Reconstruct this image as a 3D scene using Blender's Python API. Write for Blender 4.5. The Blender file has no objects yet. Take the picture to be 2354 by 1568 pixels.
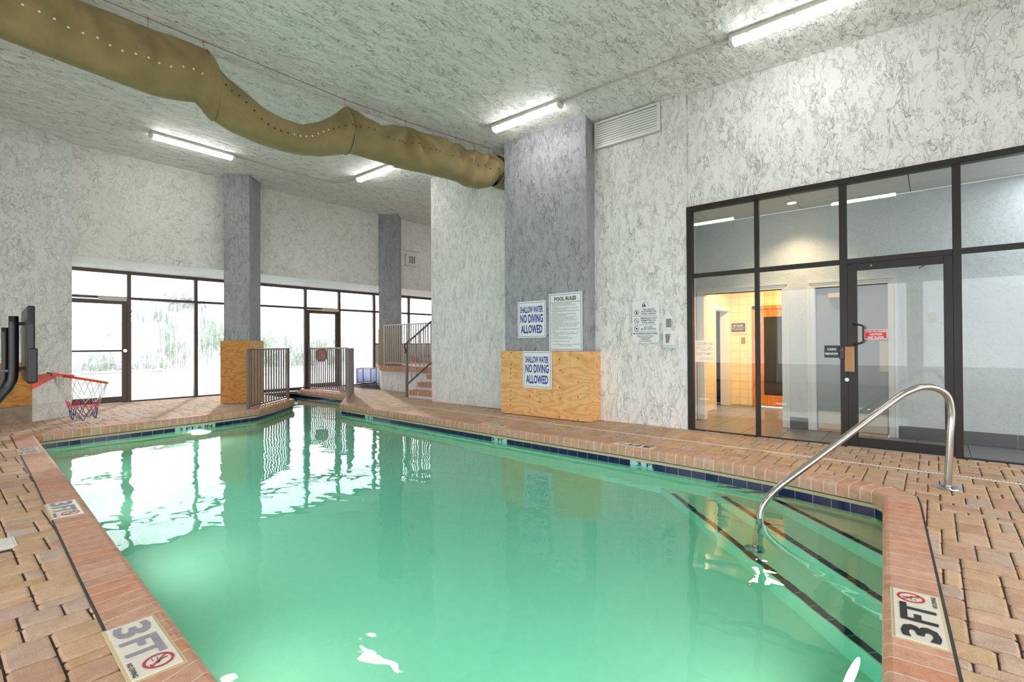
import bpy, bmesh, math, random
from mathutils import Vector, Matrix, geometry
random.seed(7)
S = bpy.context.scene
COL = S.collection

# ------------------------------------------------------------------ camera, world, lights, exposure
CAM_H = 1.22
RX = Vector((0.64636, 0.00134, 0.76303)).normalized()
# camera orientation from the two horizontal vanishing points of the walls (image taken as 2354 x 1568)
CX, CY = 1177.0, 784.0
V1 = (-172.0, 799.5); V2 = (2145.0, 786.0)
FPX = math.sqrt(-((V1[0]-CX)*(V2[0]-CX)+(V1[1]-CY)*(V2[1]-CY)))
_y = Vector((V1[0]-CX, V1[1]-CY, FPX)).normalized()
_x = Vector((V2[0]-CX, V2[1]-CY, FPX)); _x = (_x-_x.dot(_y)*_y).normalized()
_z = _x.cross(_y)
if _z.y > 0: _z = -_z
ROT = Matrix((_x, _y, _z))
ORI = Vector((0, 0, CAM_H))
cam = bpy.data.cameras.new('camera'); camo = bpy.data.objects.new('camera', cam); COL.objects.link(camo)
cam.sensor_width = 36.0; cam.lens = FPX/2354*36; cam.clip_start = 0.05; cam.clip_end = 300
r_, u_, b_ = ROT@Vector((1, 0, 0)), ROT@Vector((0, -1, 0)), ROT@Vector((0, 0, -1))
camo.matrix_world = Matrix(((r_.x, u_.x, b_.x, 0), (r_.y, u_.y, b_.y, 0), (r_.z, u_.z, b_.z, CAM_H), (0, 0, 0, 1)))
S.camera = camo

EXPO = 0.14
S.view_settings.view_transform = 'Standard'; S.view_settings.look = 'None'
S.view_settings.exposure = EXPO; S.view_settings.gamma = 1; S.view_settings.use_curve_mapping = False
w = bpy.data.worlds.new('overcast_sky'); S.world = w; w.use_nodes = True
w.node_tree.nodes['Background'].inputs[0].default_value = (0.95, 0.97, 1.0, 1)
w.node_tree.nodes['Background'].inputs[1].default_value = 4.2
sun = bpy.data.lights.new('sun', 'SUN'); sun.energy = 3.0; sun.angle = math.radians(1.5); sun.color = (1, .93, .83)
suno = bpy.data.objects.new('sun', sun); COL.objects.link(suno)
suno.rotation_euler = Vector((-0.42, -0.86, -0.34)).to_track_quat('-Z', 'Y').to_euler()
TUBE = 22.0     # strength of the fluorescent tubes

# pixel of the photograph -> point of the place (on a level, or on a wall plane)
def ray(x, y): return ROT@Vector((x-CX, y-CY, FPX))
def F(x, y, z=0.0):
    r = ray(x, y); return ORI+r*((z-CAM_H)/r.z)
def PX(x, y, X):
    r = ray(x, y); return ORI+r*(X/r.x)
def PY(x, y, Y):
    r = ray(x, y); return ORI+r*(Y/r.y)
def PP(x, y, a, b):
    n = Vector((b[1]-a[1], a[0]-b[0], 0)); r = ray(x, y)
    return ORI+r*((Vector((a[0], a[1], 0))-ORI).dot(n)/r.dot(n))
def Z(ox, oy, w_, W_, x, y): s = w_/W_; return (ox+x*s, oy+y*s)
def project(p):
    c = ROT.transposed()@(Vector(p)-ORI)
    return (CX+FPX*c.x/c.z, CY+FPX*c.y/c.z, c.z) if c.z > .05 else None
def ceil_z(y): return 4.75+0.011*y

# ------------------------------------------------------------------ materials
def nmat(name):
    m = bpy.data.materials.new(name); m.use_nodes = True
    nt = m.node_tree; return m, nt, nt.nodes['Principled BSDF']
def N(nt, t, **k):
    n = nt.nodes.new(t)
    for a, v in k.items():
        if a in n.inputs: n.inputs[a].default_value = v
        else: setattr(n, a, v)
    return n
def srgb(r, g, b):
    f = lambda c: (c/255/12.92) if c/255 <= .04045 else ((c/255+.055)/1.055)**2.4
    return (f(r), f(g), f(b), 1)
def simple(name, col, rough=.5, metal=0, emis=None, es=0, spec=.5, alpha=1):
    m, nt, b = nmat(name)
    b.inputs['Base Color'].default_value = col; b.inputs['Roughness'].default_value = rough; b.inputs['Metallic'].default_value = metal
    b.inputs['Specular IOR Level'].default_value = spec
    if emis: b.inputs['Emission Color'].default_value = emis; b.inputs['Emission Strength'].default_value = es
    # a little wear so that nothing is perfectly flat
    tc = N(nt, 'ShaderNodeTexCoord'); nz = N(nt, 'ShaderNodeTexNoise', Scale=14.0, Detail=4.0)
    nt.links.new(tc.outputs['Object'], nz.inputs['Vector'])
    mx = N(nt, 'ShaderNodeMixRGB', blend_type='MULTIPLY'); mx.inputs[0].default_value = .10
    mx.inputs[1].default_value = col; nt.links.new(nz.outputs['Fac'], mx.inputs[2]); nt.links.new(mx.outputs[0], b.inputs['Base Color'])
    return m
def ramp(nt, stops, interp='LINEAR'):
    r = nt.nodes.new('ShaderNodeValToRGB'); r.color_ramp.interpolation = interp
    e = r.color_ramp.elements
    while len(e) > 1: e.remove(e[-1])
    e[0].position = stops[0][0]; e[0].color = stops[0][1]
    for p, c in stops[1:]:
        q = e.new(p); q.color = c
    return r
def g(v): return (v, v, v, 1)
def stucco(name, col, stretch=(1, 1, .55), dist=.03, lip_shade=.35, scale=1.0, dens=.56, rot=0.0):
    """trowelled knock-down plaster: flat skins with torn, curling edges"""
    m, nt, b = nmat(name); L = nt.links.new
    b.inputs['Roughness'].default_value = .62; b.inputs['Specular IOR Level'].default_value = .25
    tc = N(nt, 'ShaderNodeTexCoord'); mp = N(nt, 'ShaderNodeMapping'); mp.inputs['Scale'].default_value = stretch
    mp.inputs['Rotation'].default_value = (0, 0, rot)
    L(tc.outputs['Object'], mp.inputs['Vector'])
    wn = N(nt, 'ShaderNodeTexNoise', Scale=5.0*scale, Detail=3.0); L(mp.outputs[0], wn.inputs['Vector'])
    wm = N(nt, 'ShaderNodeVectorMath', operation='MULTIPLY_ADD'); L(wn.outputs['Color'], wm.inputs[0])
    wm.inputs[1].default_value = (.22/scale,)*3; L(mp.outputs[0], wm.inputs[2])
    hs = []
    for sc, th, wd in ((2.6, .50, .014), (5.2, .55, .02), (9.5, .60, .03), (4.0, .42, .014)):
        n = N(nt, 'ShaderNodeTexNoise', Scale=sc*scale, Detail=4.0, Roughness=.52)
        off = N(nt, 'ShaderNodeVectorMath', operation='ADD'); L(wm.outputs[0], off.inputs[0]); off.inputs[1].default_value = (sc*3, sc, sc*2)
        L(off.outputs[0], n.inputs['Vector'])
        # a step with a slow fall behind it: the torn lip of a trowel skin
        r = ramp(nt, [(th-wd, g(.0)), (th, g(1)), (min(th+.13, 1), g(.25)), (1, g(.2))])
        gt = N(nt, 'ShaderNodeTexNoise', Scale=sc*scale*.75, Detail=2.0); go = N(nt, 'ShaderNodeVectorMath', operation='ADD'); L(mp.outputs[0], go.inputs[0]); go.inputs[1].default_value = (sc, sc*5, 3.0); L(go.outputs[0], gt.inputs['Vector'])
        gq = ramp(nt, [(.44, g(0)), (.60, g(1))]); L(gt.outputs['Fac'], gq.inputs[0])
        L(n.outputs['Fac'], r.inputs[0]); pm = N(nt, 'ShaderNodeMath', operation='MULTIPLY'); L(r.outputs[0], pm.inputs[0]); L(gq.outputs[0], pm.inputs[1]); hs.append(pm.outputs[0])
    add = hs[0]
    for h, wgt in zip(hs[1:], (.75, .5, .8)):
        ma = N(nt, 'ShaderNodeMath', operation='MULTIPLY_ADD'); L(h, ma.inputs[0]); ma.inputs[1].default_value = wgt; L(add, ma.inputs[2]); add = ma.outputs[0]
    fine = N(nt, 'ShaderNodeTexNoise', Scale=60.0, Detail=3.0); L(tc.outputs['Object'], fine.inputs['Vector'])
    ma = N(nt, 'ShaderNodeMath', operation='MULTIPLY_ADD'); L(fine.outputs['Fac'], ma.inputs[0]); ma.inputs[1].default_value = .18; L(add, ma.inputs[2])
    bp = N(nt, 'ShaderNodeBump'); bp.inputs['Strength'].default_value = 1.0; bp.inputs['Distance'].default_value = dist
    L(ma.outputs[0], bp.inputs['Height']); L(bp.outputs[0], b.inputs['Normal'])
    # shade under the torn lips, painted into the colour as thin broken lines
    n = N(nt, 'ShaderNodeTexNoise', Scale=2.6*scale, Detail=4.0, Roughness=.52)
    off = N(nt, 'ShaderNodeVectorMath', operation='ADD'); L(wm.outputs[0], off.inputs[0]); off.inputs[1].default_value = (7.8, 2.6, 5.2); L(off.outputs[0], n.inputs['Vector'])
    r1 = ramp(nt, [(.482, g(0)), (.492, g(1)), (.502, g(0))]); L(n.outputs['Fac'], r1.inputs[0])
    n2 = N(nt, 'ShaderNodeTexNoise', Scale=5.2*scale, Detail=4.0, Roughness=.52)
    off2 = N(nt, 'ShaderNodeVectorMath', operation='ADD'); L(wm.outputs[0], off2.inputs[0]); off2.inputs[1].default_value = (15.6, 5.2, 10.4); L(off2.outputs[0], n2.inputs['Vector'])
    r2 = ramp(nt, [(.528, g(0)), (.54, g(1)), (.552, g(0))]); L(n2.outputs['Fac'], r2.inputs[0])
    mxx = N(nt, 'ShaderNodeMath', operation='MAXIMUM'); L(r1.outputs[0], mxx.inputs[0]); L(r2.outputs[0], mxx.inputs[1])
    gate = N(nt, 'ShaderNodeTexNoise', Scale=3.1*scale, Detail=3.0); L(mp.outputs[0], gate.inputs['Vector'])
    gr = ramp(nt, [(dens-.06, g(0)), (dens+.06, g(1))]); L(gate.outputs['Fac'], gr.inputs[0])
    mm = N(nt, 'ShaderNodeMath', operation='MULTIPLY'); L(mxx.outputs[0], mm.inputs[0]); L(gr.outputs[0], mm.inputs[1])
    mk = N(nt, 'ShaderNodeMath', operation='MULTIPLY'); L(mm.outputs[0], mk.inputs[0]); mk.inputs[1].default_value = lip_shade
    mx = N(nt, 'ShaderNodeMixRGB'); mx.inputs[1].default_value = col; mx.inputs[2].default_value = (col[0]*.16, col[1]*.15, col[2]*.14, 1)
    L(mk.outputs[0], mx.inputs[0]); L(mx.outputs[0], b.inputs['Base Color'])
    return m
def paverish(name, stops, grain=9.0, bump=.004, stain=(.6, .55, .5, 1)):
    m, nt, b = nmat(name); L = nt.links.new
    b.inputs['Roughness'].default_value = .72; b.inputs['Specular IOR Level'].default_value = .3
    oi = N(nt, 'ShaderNodeObjectInfo'); ge = N(nt, 'ShaderNodeNewGeometry')
    ad = N(nt, 'ShaderNodeMath', operation='ADD'); L(oi.outputs['Random'], ad.inputs[0]); L(ge.outputs['Random Per Island'], ad.inputs[1])
    fr = N(nt, 'ShaderNodeMath', operation='FRACT'); L(ad.outputs[0], fr.inputs[0])
    r = ramp(nt, stops); L(fr.outputs[0], r.inputs[0])
    tc = N(nt, 'ShaderNodeTexCoord'); nz = N(nt, 'ShaderNodeTexNoise', Scale=grain, Detail=6.0, Roughness=.7)
    L(ge.outputs['Position'], nz.inputs['Vector'])
    nr = ramp(nt, [(.3, (.72, .66, .6, 1)), (.55, g(1)), (.75, (1.12, 1.1, 1.08, 1))]); L(nz.outputs['Fac'], nr.inputs[0])
    mx = N(nt, 'ShaderNodeMixRGB', blend_type='MULTIPLY'); mx.inputs[0].default_value = .8; L(r.outputs[0], mx.inputs[1]); L(nr.outputs[0], mx.inputs[2])
    n2 = N(nt, 'ShaderNodeTexNoise', Scale=160.0, Detail=2.0); L(ge.outputs['Position'], n2.inputs['Vector'])
    n2r = ramp(nt, [(.35, g(.72)), (.6, g(1.05))]); L(n2.outputs['Fac'], n2r.inputs[0])
    m2 = N(nt, 'ShaderNodeMixRGB', blend_type='MULTIPLY'); m2.inputs[0].default_value = .5; L(mx.outputs[0], m2.inputs[1]); L(n2r.outputs[0], m2.inputs[2])
    L(m2.outputs[0], b.inputs['Base Color'])
    bp = N(nt, 'ShaderNodeBump'); bp.inputs['Distance'].default_value = bump; bp.inputs['Strength'].default_value = .7
    mm = N(nt, 'ShaderNodeMath', operation='ADD'); L(nz.outputs['Fac'], mm.inputs[0]); L(n2.outputs['Fac'], mm.inputs[1])
    L(mm.outputs[0], bp.inputs['Height']); L(bp.outputs[0], b.inputs['Normal'])
    return m
def plywood(name, c1, c2, c3, sc=(1, 1, 1), seed=0.0, rough=.55):
    m, nt, b = nmat(name); L = nt.links.new; b.inputs['Roughness'].default_value = rough
    tc = N(nt, 'ShaderNodeTexCoord'); mp = N(nt, 'ShaderNodeMapping'); mp.inputs['Scale'].default_value = sc; mp.inputs['Location'].default_value = (seed, seed, seed)
    L(tc.outputs['Object'], mp.inputs['Vector'])
    n = N(nt, 'ShaderNodeTexNoise', Scale=1.6, Detail=2.0, Distortion=.4); L(mp.outputs[0], n.inputs['Vector'])
    mu = N(nt, 'ShaderNodeMath', operation='MULTIPLY'); L(n.outputs['Fac'], mu.inputs[0]); mu.inputs[1].default_value = 9
    fr = N(nt, 'ShaderNodeMath', operation='PINGPONG'); L(mu.outputs[0], fr.inputs[0]); fr.inputs[1].default_value = .5
    n2 = N(nt, 'ShaderNodeTexNoise', Scale=30.0, Detail=4.0); L(mp.outputs[0], n2.inputs['Vector'])
    ad = N(nt, 'ShaderNodeMath', operation='MULTIPLY_ADD'); L(n2.outputs['Fac'], ad.inputs[0]); ad.inputs[1].default_value = .35; L(fr.outputs[0], ad.inputs[2])
    r = ramp(nt, [(.12, c1), (.42, c2), (.68, c3)]); L(ad.outputs[0], r.inputs[0])
    L(r.outputs[0], b.inputs['Base Color'])
    return m
def glassy(name, tint=(.96, .98, .98, 1), fog=0.0, streak=False, refl=1.45, fogcol=(.95, .97, 1, 1), rough=.0):
    m = bpy.data.materials.new(name); m.use_nodes = True; nt = m.node_tree; L = nt.links.new; nt.nodes.clear()
    out = N(nt, 'ShaderNodeOutputMaterial'); tr = N(nt, 'ShaderNodeBsdfTransparent'); tr.inputs[0].default_value = tint
    gl = N(nt, 'ShaderNodeBsdfGlossy'); gl.inputs['Roughness'].default_value = rough; fr = N(nt, 'ShaderNodeFresnel'); fr.inputs[0].default_value = refl
    mix = N(nt, 'ShaderNodeMixShader'); L(fr.outputs[0], mix.inputs[0]); L(tr.outputs[0], mix.inputs[1]); L(gl.outputs[0], mix.inputs[2])
    last = mix.outputs[0]
    if fog > 0:
        tl = N(nt, 'ShaderNodeBsdfTranslucent'); tl.inputs[0].default_value = fogcol
        mf = N(nt, 'ShaderNodeMixShader'); L(last, mf.inputs[1]); L(tl.outputs[0], mf.inputs[2])
        if streak:
            tc = N(nt, 'ShaderNodeTexCoord'); mp = N(nt, 'ShaderNodeMapping'); mp.inputs['Scale'].default_value = (1, 1, .06)
            L(tc.outputs['Object'], mp.inputs['Vector'])
            n = N(nt, 'ShaderNodeTexNoise', Scale=55.0, Detail=4.0, Roughness=.7); L(mp.outputs[0], n.inputs['Vector'])
            n2 = N(nt, 'ShaderNodeTexNoise', Scale=1.3, Detail=3.0); L(tc.outputs['Object'], n2.inputs['Vector'])
            a = N(nt, 'ShaderNodeMath', operation='MULTIPLY_ADD'); L(n2.outputs['Fac'], a.inputs[0]); a.inputs[1].default_value = .9; L(n.outputs['Fac'], a.inputs[2])
            r = ramp(nt, [(.62, g(fog*.3)), (.95, g(fog)), (1.25, g(min(1, fog+.25)))]); L(a.outputs[0], r.inputs[0]); L(r.outputs[0], mf.inputs[0])
        else: mf.inputs[0].default_value = fog
        last = mf.outputs[0]
    L(last, out.inputs[0]); return m

WHITE = srgb(232, 231, 229)
M = dict(
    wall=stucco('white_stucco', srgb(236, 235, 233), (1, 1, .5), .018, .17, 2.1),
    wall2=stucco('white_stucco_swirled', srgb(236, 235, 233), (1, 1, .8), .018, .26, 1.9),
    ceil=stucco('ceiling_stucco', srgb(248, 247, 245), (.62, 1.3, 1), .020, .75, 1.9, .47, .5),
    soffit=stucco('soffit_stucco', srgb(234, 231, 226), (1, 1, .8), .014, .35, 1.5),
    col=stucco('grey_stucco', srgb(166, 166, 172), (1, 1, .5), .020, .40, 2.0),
    smooth=stucco('fine_orange_peel', srgb(215, 219, 221), (1, 1, 1), .0022, .0, 7.0),
    aggregate=paverish('exposed_aggregate', [(0, srgb(206, 190, 164)), (.5, srgb(224, 212, 192)), (1, srgb(196, 180, 156))], 26, .02),
    paver=paverish('tumbled_paver', [(0, srgb(194, 160, 128)), (.2, srgb(204, 172, 136)), (.4, srgb(188, 150, 126)), (.6, srgb(210, 176, 146)), (.8, srgb(190, 166, 150)), (.9, srgb(198, 160, 118)), (1, srgb(196, 178, 168))]),
    coping=paverish('terracotta_brick', [(0, srgb(204, 146, 116)), (.3, srgb(206, 158, 132)), (.6, srgb(196, 148, 124)), (1, srgb(206, 164, 142))], 14, .0015),
    grout=simple('pale_grout', srgb(214, 206, 194), .8), sand=simple('joint_sand', srgb(70, 58, 48), .9), crust=simple('black_joint_sealant', srgb(36, 38, 42), .5),
    bond=simple('cream_tile_bond', srgb(206, 190, 150), .7), navy=simple('navy_glazed_tile', srgb(34, 34, 78), .12), pale=simple('pale_blue_tile', srgb(178, 214, 210), .2),
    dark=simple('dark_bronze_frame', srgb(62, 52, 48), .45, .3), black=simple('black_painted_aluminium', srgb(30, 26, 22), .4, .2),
    bronze=simple('brown_bronze_frame', srgb(96, 82, 78), .45, .3),
    rail=simple('taupe_painted_rail', srgb(120, 108, 104), .4, .2), lrail=simple('light_taupe_rail', srgb(176, 164, 158), .4, .1),
    steel=simple('brushed_stainless', srgb(200, 196, 194), .16, 1.0), chrome=simple('chrome', srgb(210, 210, 210), .08, 1.0),
    white=simple('white_plastic', srgb(236, 236, 234), .35), offwhite=simple('off_white_paint', srgb(222, 220, 214), .45), beige=simple('beige_metal', srgb(206, 198, 184), .5),
    lightbody=simple('fixture_body', srgb(214, 208, 200), .4), ink=simple('black_ink', srgb(28, 28, 32), .5), blue=simple('blue_ink', srgb(44, 58, 150), .5), bluegrey=simple('faded_ink', srgb(150, 146, 158), .6),
    red=simple('red_sticker', srgb(214, 28, 30), .4), redink=simple('red_ink', srgb(190, 50, 62), .5), orange=simple('orange_red_enamel', srgb(214, 62, 26), .35),
    hoopblack=simple('black_plastic', srgb(26, 22, 21), .35), cordw=simple('white_cord', srgb(196, 190, 180), .8), cordr=simple('red_cord', srgb(200, 48, 70), .8), cordb=simple('navy_cord', srgb(46, 52, 100), .8),
    greydoor=simple('grey_door_paint', srgb(148, 152, 158), .35), trim=simple('white_gloss_trim', srgb(226, 226, 224), .3), navyplate=simple('navy_plate', srgb(30, 44, 60), .4), brown=simple('cardboard_brown', srgb(190, 142, 104), .7),
    slate=simple('grey_slate_tile', srgb(112, 112, 116), .35), slate2=simple('grey_slate_skirting', srgb(96, 98, 102), .45), tile=simple('cream_wall_tile', srgb(240, 226, 190), .12), tilegr=simple('tile_grout', srgb(150, 130, 96), .8),
    gold=simple('brass', srgb(190, 150, 50), .3, .8), smoked=simple('smoked_glass', srgb(26, 28, 26), .05), sign=simple('sign_white', srgb(240, 241, 242), .3), marker=simple('marker_tile', srgb(226, 220, 206), .3),
    drain=simple('drain_plastic', srgb(226, 220, 208), .5), plaster=simple('pool_plaster', srgb(234, 214, 168), .7), stripe=simple('dark_step_tile', srgb(52, 40, 44), .3),
    cabinet=simple('acoustic_panel', srgb(220, 220, 216), .7), violet=simple('violet_tube', srgb(84, 80, 130), .4), greyplate=simple('grey_plate', srgb(138, 134, 134), .4),
    concrete=simple('pale_concrete', srgb(150, 146, 142), .8), hedge=simple('hedge_leaf', srgb(88, 126, 46), .7), treeleaf=simple('tree_leaf', srgb(92, 98, 84), .8), peach=simple('peach_render', srgb(226, 178, 150), .8), poolout=simple('outdoor_turquoise', srgb(150, 214, 216), .15),
    kettle=simple('grey_kettle', srgb(120, 126, 136), .4), stone=paverish('rough_stone', [(0, srgb(196, 180, 160)), (1, srgb(160, 140, 120))], 9, .03),
    led=simple('red_led', (1, .05, .03, 1), .4, 0, (1, .05, .03, 1), 4), crate=simple('unpainted_board', srgb(196, 150, 98), .6),
)
M['ply'] = plywood('knotty_plywood', srgb(214, 150, 88), srgb(230, 176, 112), srgb(236, 188, 128), (1, .7, 2.2), 3.1)
M['ply2'] = plywood('amber_plywood', srgb(176, 112, 50), srgb(200, 138, 66), srgb(210, 150, 78), (1, 1, 3.0), 8.4)
M['sauna'] = plywood('varnished_cedar', srgb(170, 92, 34), srgb(206, 122, 50), srgb(216, 136, 62), (3, 3, .35), 1.4, .25)
M['glass'] = glassy('clear_glass', (.95, .97, .97, 1), 0, refl=1.42)
M['fog'] = glassy('condensation_glass', (.97, .98, 1, 1), .13, True)
M['film'] = glassy('sticker_film', (.9, .92, .94, 1), .35)
M['mesh'] = glassy('blue_mesh_fabric', (.75, .78, .92, 1), .45, fogcol=(.6, .62, .8, 1))

def fabric():
    m, nt, b = nmat('olive_duct_fabric'); L = nt.links.new
    b.inputs['Roughness'].default_value = .75; b.inputs['Sheen Weight'].default_value = .15
    tc = N(nt, 'ShaderNodeTexCoord'); n = N(nt, 'ShaderNodeTexNoise', Scale=4.0, Detail=3.0); L(tc.outputs['Object'], n.inputs['Vector'])
    r = ramp(nt, [(.3, srgb(132, 116, 76)), (.7, srgb(150, 132, 88))]); L(n.outputs['Fac'], r.inputs[0]); L(r.outputs[0], b.inputs['Base Color'])
    n2 = N(nt, 'ShaderNodeTexNoise', Scale=9.0, Detail=3.0, Distortion=1.0); L(tc.outputs['Object'], n2.inputs['Vector'])
    bp = N(nt, 'ShaderNodeBump'); bp.inputs['Distance'].default_value = .02; bp.inputs['Strength'].default_value = .5; L(n2.outputs['Fac'], bp.inputs['Height']); L(bp.outputs[0], b.inputs['Normal'])
    return m
M['fabric'] = fabric()
def emission(name, col, st):
    m = bpy.data.materials.new(name); m.use_nodes = True; nt = m.node_tree; nt.nodes.clear()
    e = N(nt, 'ShaderNodeEmission'); e.inputs[0].default_value = col; e.inputs[1].default_value = st
    o = N(nt, 'ShaderNodeOutputMaterial'); nt.links.new(e.outputs[0], o.inputs[0]); return m
M['tube'] = emission('fluorescent_tube', (1, .985, .96, 1), TUBE)
M['warmlamp'] = emission('warm_lamp', (1, .72, .4, 1), 30)
M['poollight'] = emission('pool_lamp', (.9, 1, 1, 1), 8)
M['hole'] = simple('vent_hole_backlit', srgb(236, 232, 220), .5)  # holes with light behind them: the glow is painted as a pale colour
M['holedark'] = simple('vent_hole_dark', srgb(58, 48, 28), .8)
def water():
    m = bpy.data.materials.new('pool_water'); m.use_nodes = True; nt = m.node_tree; L = nt.links.new; nt.nodes.clear()
    out = N(nt, 'ShaderNodeOutputMaterial')
    gb = N(nt, 'ShaderNodeBsdfGlass'); gb.inputs['IOR'].default_value = 1.33; gb.inputs['Roughness'].default_value = 0.0; gb.inputs['Color'].default_value = (1, 1, 1, 1)
    tc = N(nt, 'ShaderNodeTexCoord')
    mp = N(nt, 'ShaderNodeMapping'); mp.inputs['Scale'].default_value = (1.0, .7, 1); mp.inputs['Rotation'].default_value = (0, 0, .7); L(tc.outputs['Object'], mp.inputs['Vector'])
    n = N(nt, 'ShaderNodeTexNoise', Scale=2.6, Detail=2.0, Roughness=.45, Distortion=.5); L(mp.outputs[0], n.inputs['Vector'])
    n1 = N(nt, 'ShaderNodeTexNoise', Scale=9.0, Detail=1.0); L(mp.outputs[0], n1.inputs['Vector'])
    a = N(nt, 'ShaderNodeMath', operation='MULTIPLY_ADD'); L(n1.outputs['Fac'], a.inputs[0]); a.inputs[1].default_value = .10; L(n.outputs['Fac'], a.inputs[2])
    bp = N(nt, 'ShaderNodeBump'); bp.inputs['Strength'].default_value = 1; bp.inputs['Distance'].default_value = .006; L(a.outputs[0], bp.inputs['Height']); L(bp.outputs[0], gb.inputs['Normal'])
    L(gb.outputs[0], out.inputs[0])
    va = N(nt, 'ShaderNodeVolumeAbsorption'); va.inputs[0].default_value = (.20, .91, .97, 1); va.inputs[1].default_value = .62
    L(va.outputs[0], out.inputs[1])
    return m
M['water'] = water()

# ------------------------------------------------------------------ mesh helpers
WL = {}
class MB:
    def __init__(s): s.v = []; s.f = []; s.m = []
    def add(s, vs, fs):
        o = len(s.v); s.v += [Vector(p) for p in vs]; s.f += [tuple(i+o for i in f) for f in fs]; return s
    def box(s, x0, x1, y0, y1, z0, z1):
        return s.add([(x0, y0, z0), (x1, y0, z0), (x1, y1, z0), (x0, y1, z0), (x0, y0, z1), (x1, y0, z1), (x1, y1, z1), (x0, y1, z1)],
                     [(0, 3, 2, 1), (4, 5, 6, 7), (0, 1, 5, 4), (1, 2, 6, 5), (2, 3, 7, 6), (3, 0, 4, 7)])
    def bar(s, a, b, w_, h_, up=(0, 0, 1)):
        """square bar from a to b, w_ across, h_ along up"""
        a = Vector(a); b = Vector(b); d = (b-a).normalized(); up = Vector(up)
        if abs(d.dot(up)) > .95: up = Vector((1, 0, 0))
        sd = d.cross(up).normalized()*w_/2; u = sd.cross(d).normalized()*h_/2
        vs = [a-sd-u, a+sd-u, a+sd+u, a-sd+u, b-sd-u, b+sd-u, b+sd+u, b-sd+u]
        return s.add(vs, [(0, 1, 2, 3), (7, 6, 5, 4), (0, 4, 5, 1), (1, 5, 6, 2), (2, 6, 7, 3), (3, 7, 4, 0)])
    def post(s, x, y, z0, z1, w_, ang=0, d_=None):
        d_ = d_ or w_; c, n = math.cos(ang), math.sin(ang); p = [(x+c*i*w_/2-n*j*d_/2, y+n*i*w_/2+c*j*d_/2) for i, j in ((-1, -1), (1, -1), (1, 1), (-1, 1))]
        return s.prism(p, z0, z1)
    def prism(s, poly, z0, z1):
        n = len(poly); ar = sum(poly[i][0]*poly[(i+1) % n][1]-poly[(i+1) % n][0]*poly[i][1] for i in range(n))
        if ar < 0: poly = poly[::-1]
        f0 = z0 if callable(z0) else (lambda x, y: z0); f1 = z1 if callable(z1) else (lambda x, y: z1)
        vs = [(x, y, f0(x, y)) for x, y in poly]+[(x, y, f1(x, y)) for x, y in poly]
        return s.add(vs, [tuple(range(n))[::-1], tuple(range(n, 2*n))]+[(i, (i+1) % n, n+(i+1) % n, n+i) for i in range(n)])
    def tube(s, pts, r, n=8, closed=False, caps=True):
        pts = [Vector(p) for p in pts]; K = len(pts); rr = r if isinstance(r, (list, tuple)) else [r]*K
        ref = Vector((0, 0, 1)); prev = None; o = len(s.v); rings = []
        for i, p in enumerate(pts):
            if closed: t = (pts[(i+1) % K]-pts[i-1]).normalized()
            else: t = (pts[min(i+1, K-1)]-pts[max(i-1, 0)]).normalized()
            if prev is None:
                a = ref if abs(t.dot(ref)) < .9 else Vector((1, 0, 0)); u = t.cross(a).normalized()
            else: u = (prev-t*prev.dot(t)).normalized()
            prev = u; v = t.cross(u)
            for k in range(n):
                an = 2*math.pi*k/n; s.v.append(p+(u*math.cos(an)+v*math.sin(an))*rr[i])
        for i in range(K if closed else K-1):
            j = (i+1) % K
            for k in range(n): s.f.append((o+i*n+k, o+i*n+(k+1) % n, o+j*n+(k+1) % n, o+j*n+k))
        if caps and not closed:
            s.f.append(tuple(o+k for k in range(n))[::-1]); s.f.append(tuple(o+(K-1)*n+k for k in range(n)))
        return s
    def cyl(s, c, ax, r, h, n=16, r2=None):
        c = Vector(c); ax = Vector(ax).normalized(); return s.tube([c, c+ax*h], [r, r if r2 is None else r2], n)
    def quad(s, a, b, c, d): return s.add([a, b, c, d], [(0, 1, 2, 3)])
    def lathe(s, c, prof, n=20):
        o = len(s.v); c = Vector(c)
        for r, z in prof:
            for k in range(n): s.v.append(c+Vector((r*math.cos(2*math.pi*k/n), r*math.sin(2*math.pi*k/n), z)))
        for i in range(len(prof)-1):
            for k in range(n): s.f.append((o+i*n+k, o+i*n+(k+1) % n, o+(i+1)*n+(k+1) % n, o+(i+1)*n+k))
        return s
    def build(s, name, mat, parent=None, smooth=False, bevel=0, origin=None):
        me = bpy.data.meshes.new(name)
        if parent is not None: off = WL[parent.name]
        elif origin is not None: off = Vector(origin)
        else: off = Vector((0, 0, 0))
        me.from_pydata([tuple(p-off) for p in s.v], [], s.f); me.materials.append(M[mat] if isinstance(mat, str) else mat)
        me.update()
        o = bpy.data.objects.new(name, me); COL.objects.link(o)
        if parent is not None: o.parent = parent; WL[o.name] = WL[parent.name].copy()
        else: o.location = off; WL[o.name] = off.copy()
        if smooth:
            for p in me.polygons: p.use_smooth = True
        if bevel:
            b = o.modifiers.new('bevel', 'BEVEL'); b.width = bevel; b.segments = 2; b.limit_method = 'ANGLE'
        return o
def B(): return MB()
def thing(name, label, cat, loc, group=None):
    o = bpy.data.objects.new(name, None); COL.objects.link(o); o.location = loc; o.empty_display_size = .1
    o['label'] = label; o['category'] = cat
    if group: o['group'] = group
    WL[o.name] = Vector(loc); return o
def tag(o, label=None, cat=None, group=None, kind=None):
    if label: o['label'] = label
    if cat: o['category'] = cat
    if group: o['group'] = group
    if kind: o['kind'] = kind
    return o
def struct(mb, name, mat, label=None, parent=None, **k):
    o = mb.build(name, mat, parent, **k)
    if parent is None:
        o['kind'] = 'structure'; o['label'] = label or name
    return o
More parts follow.
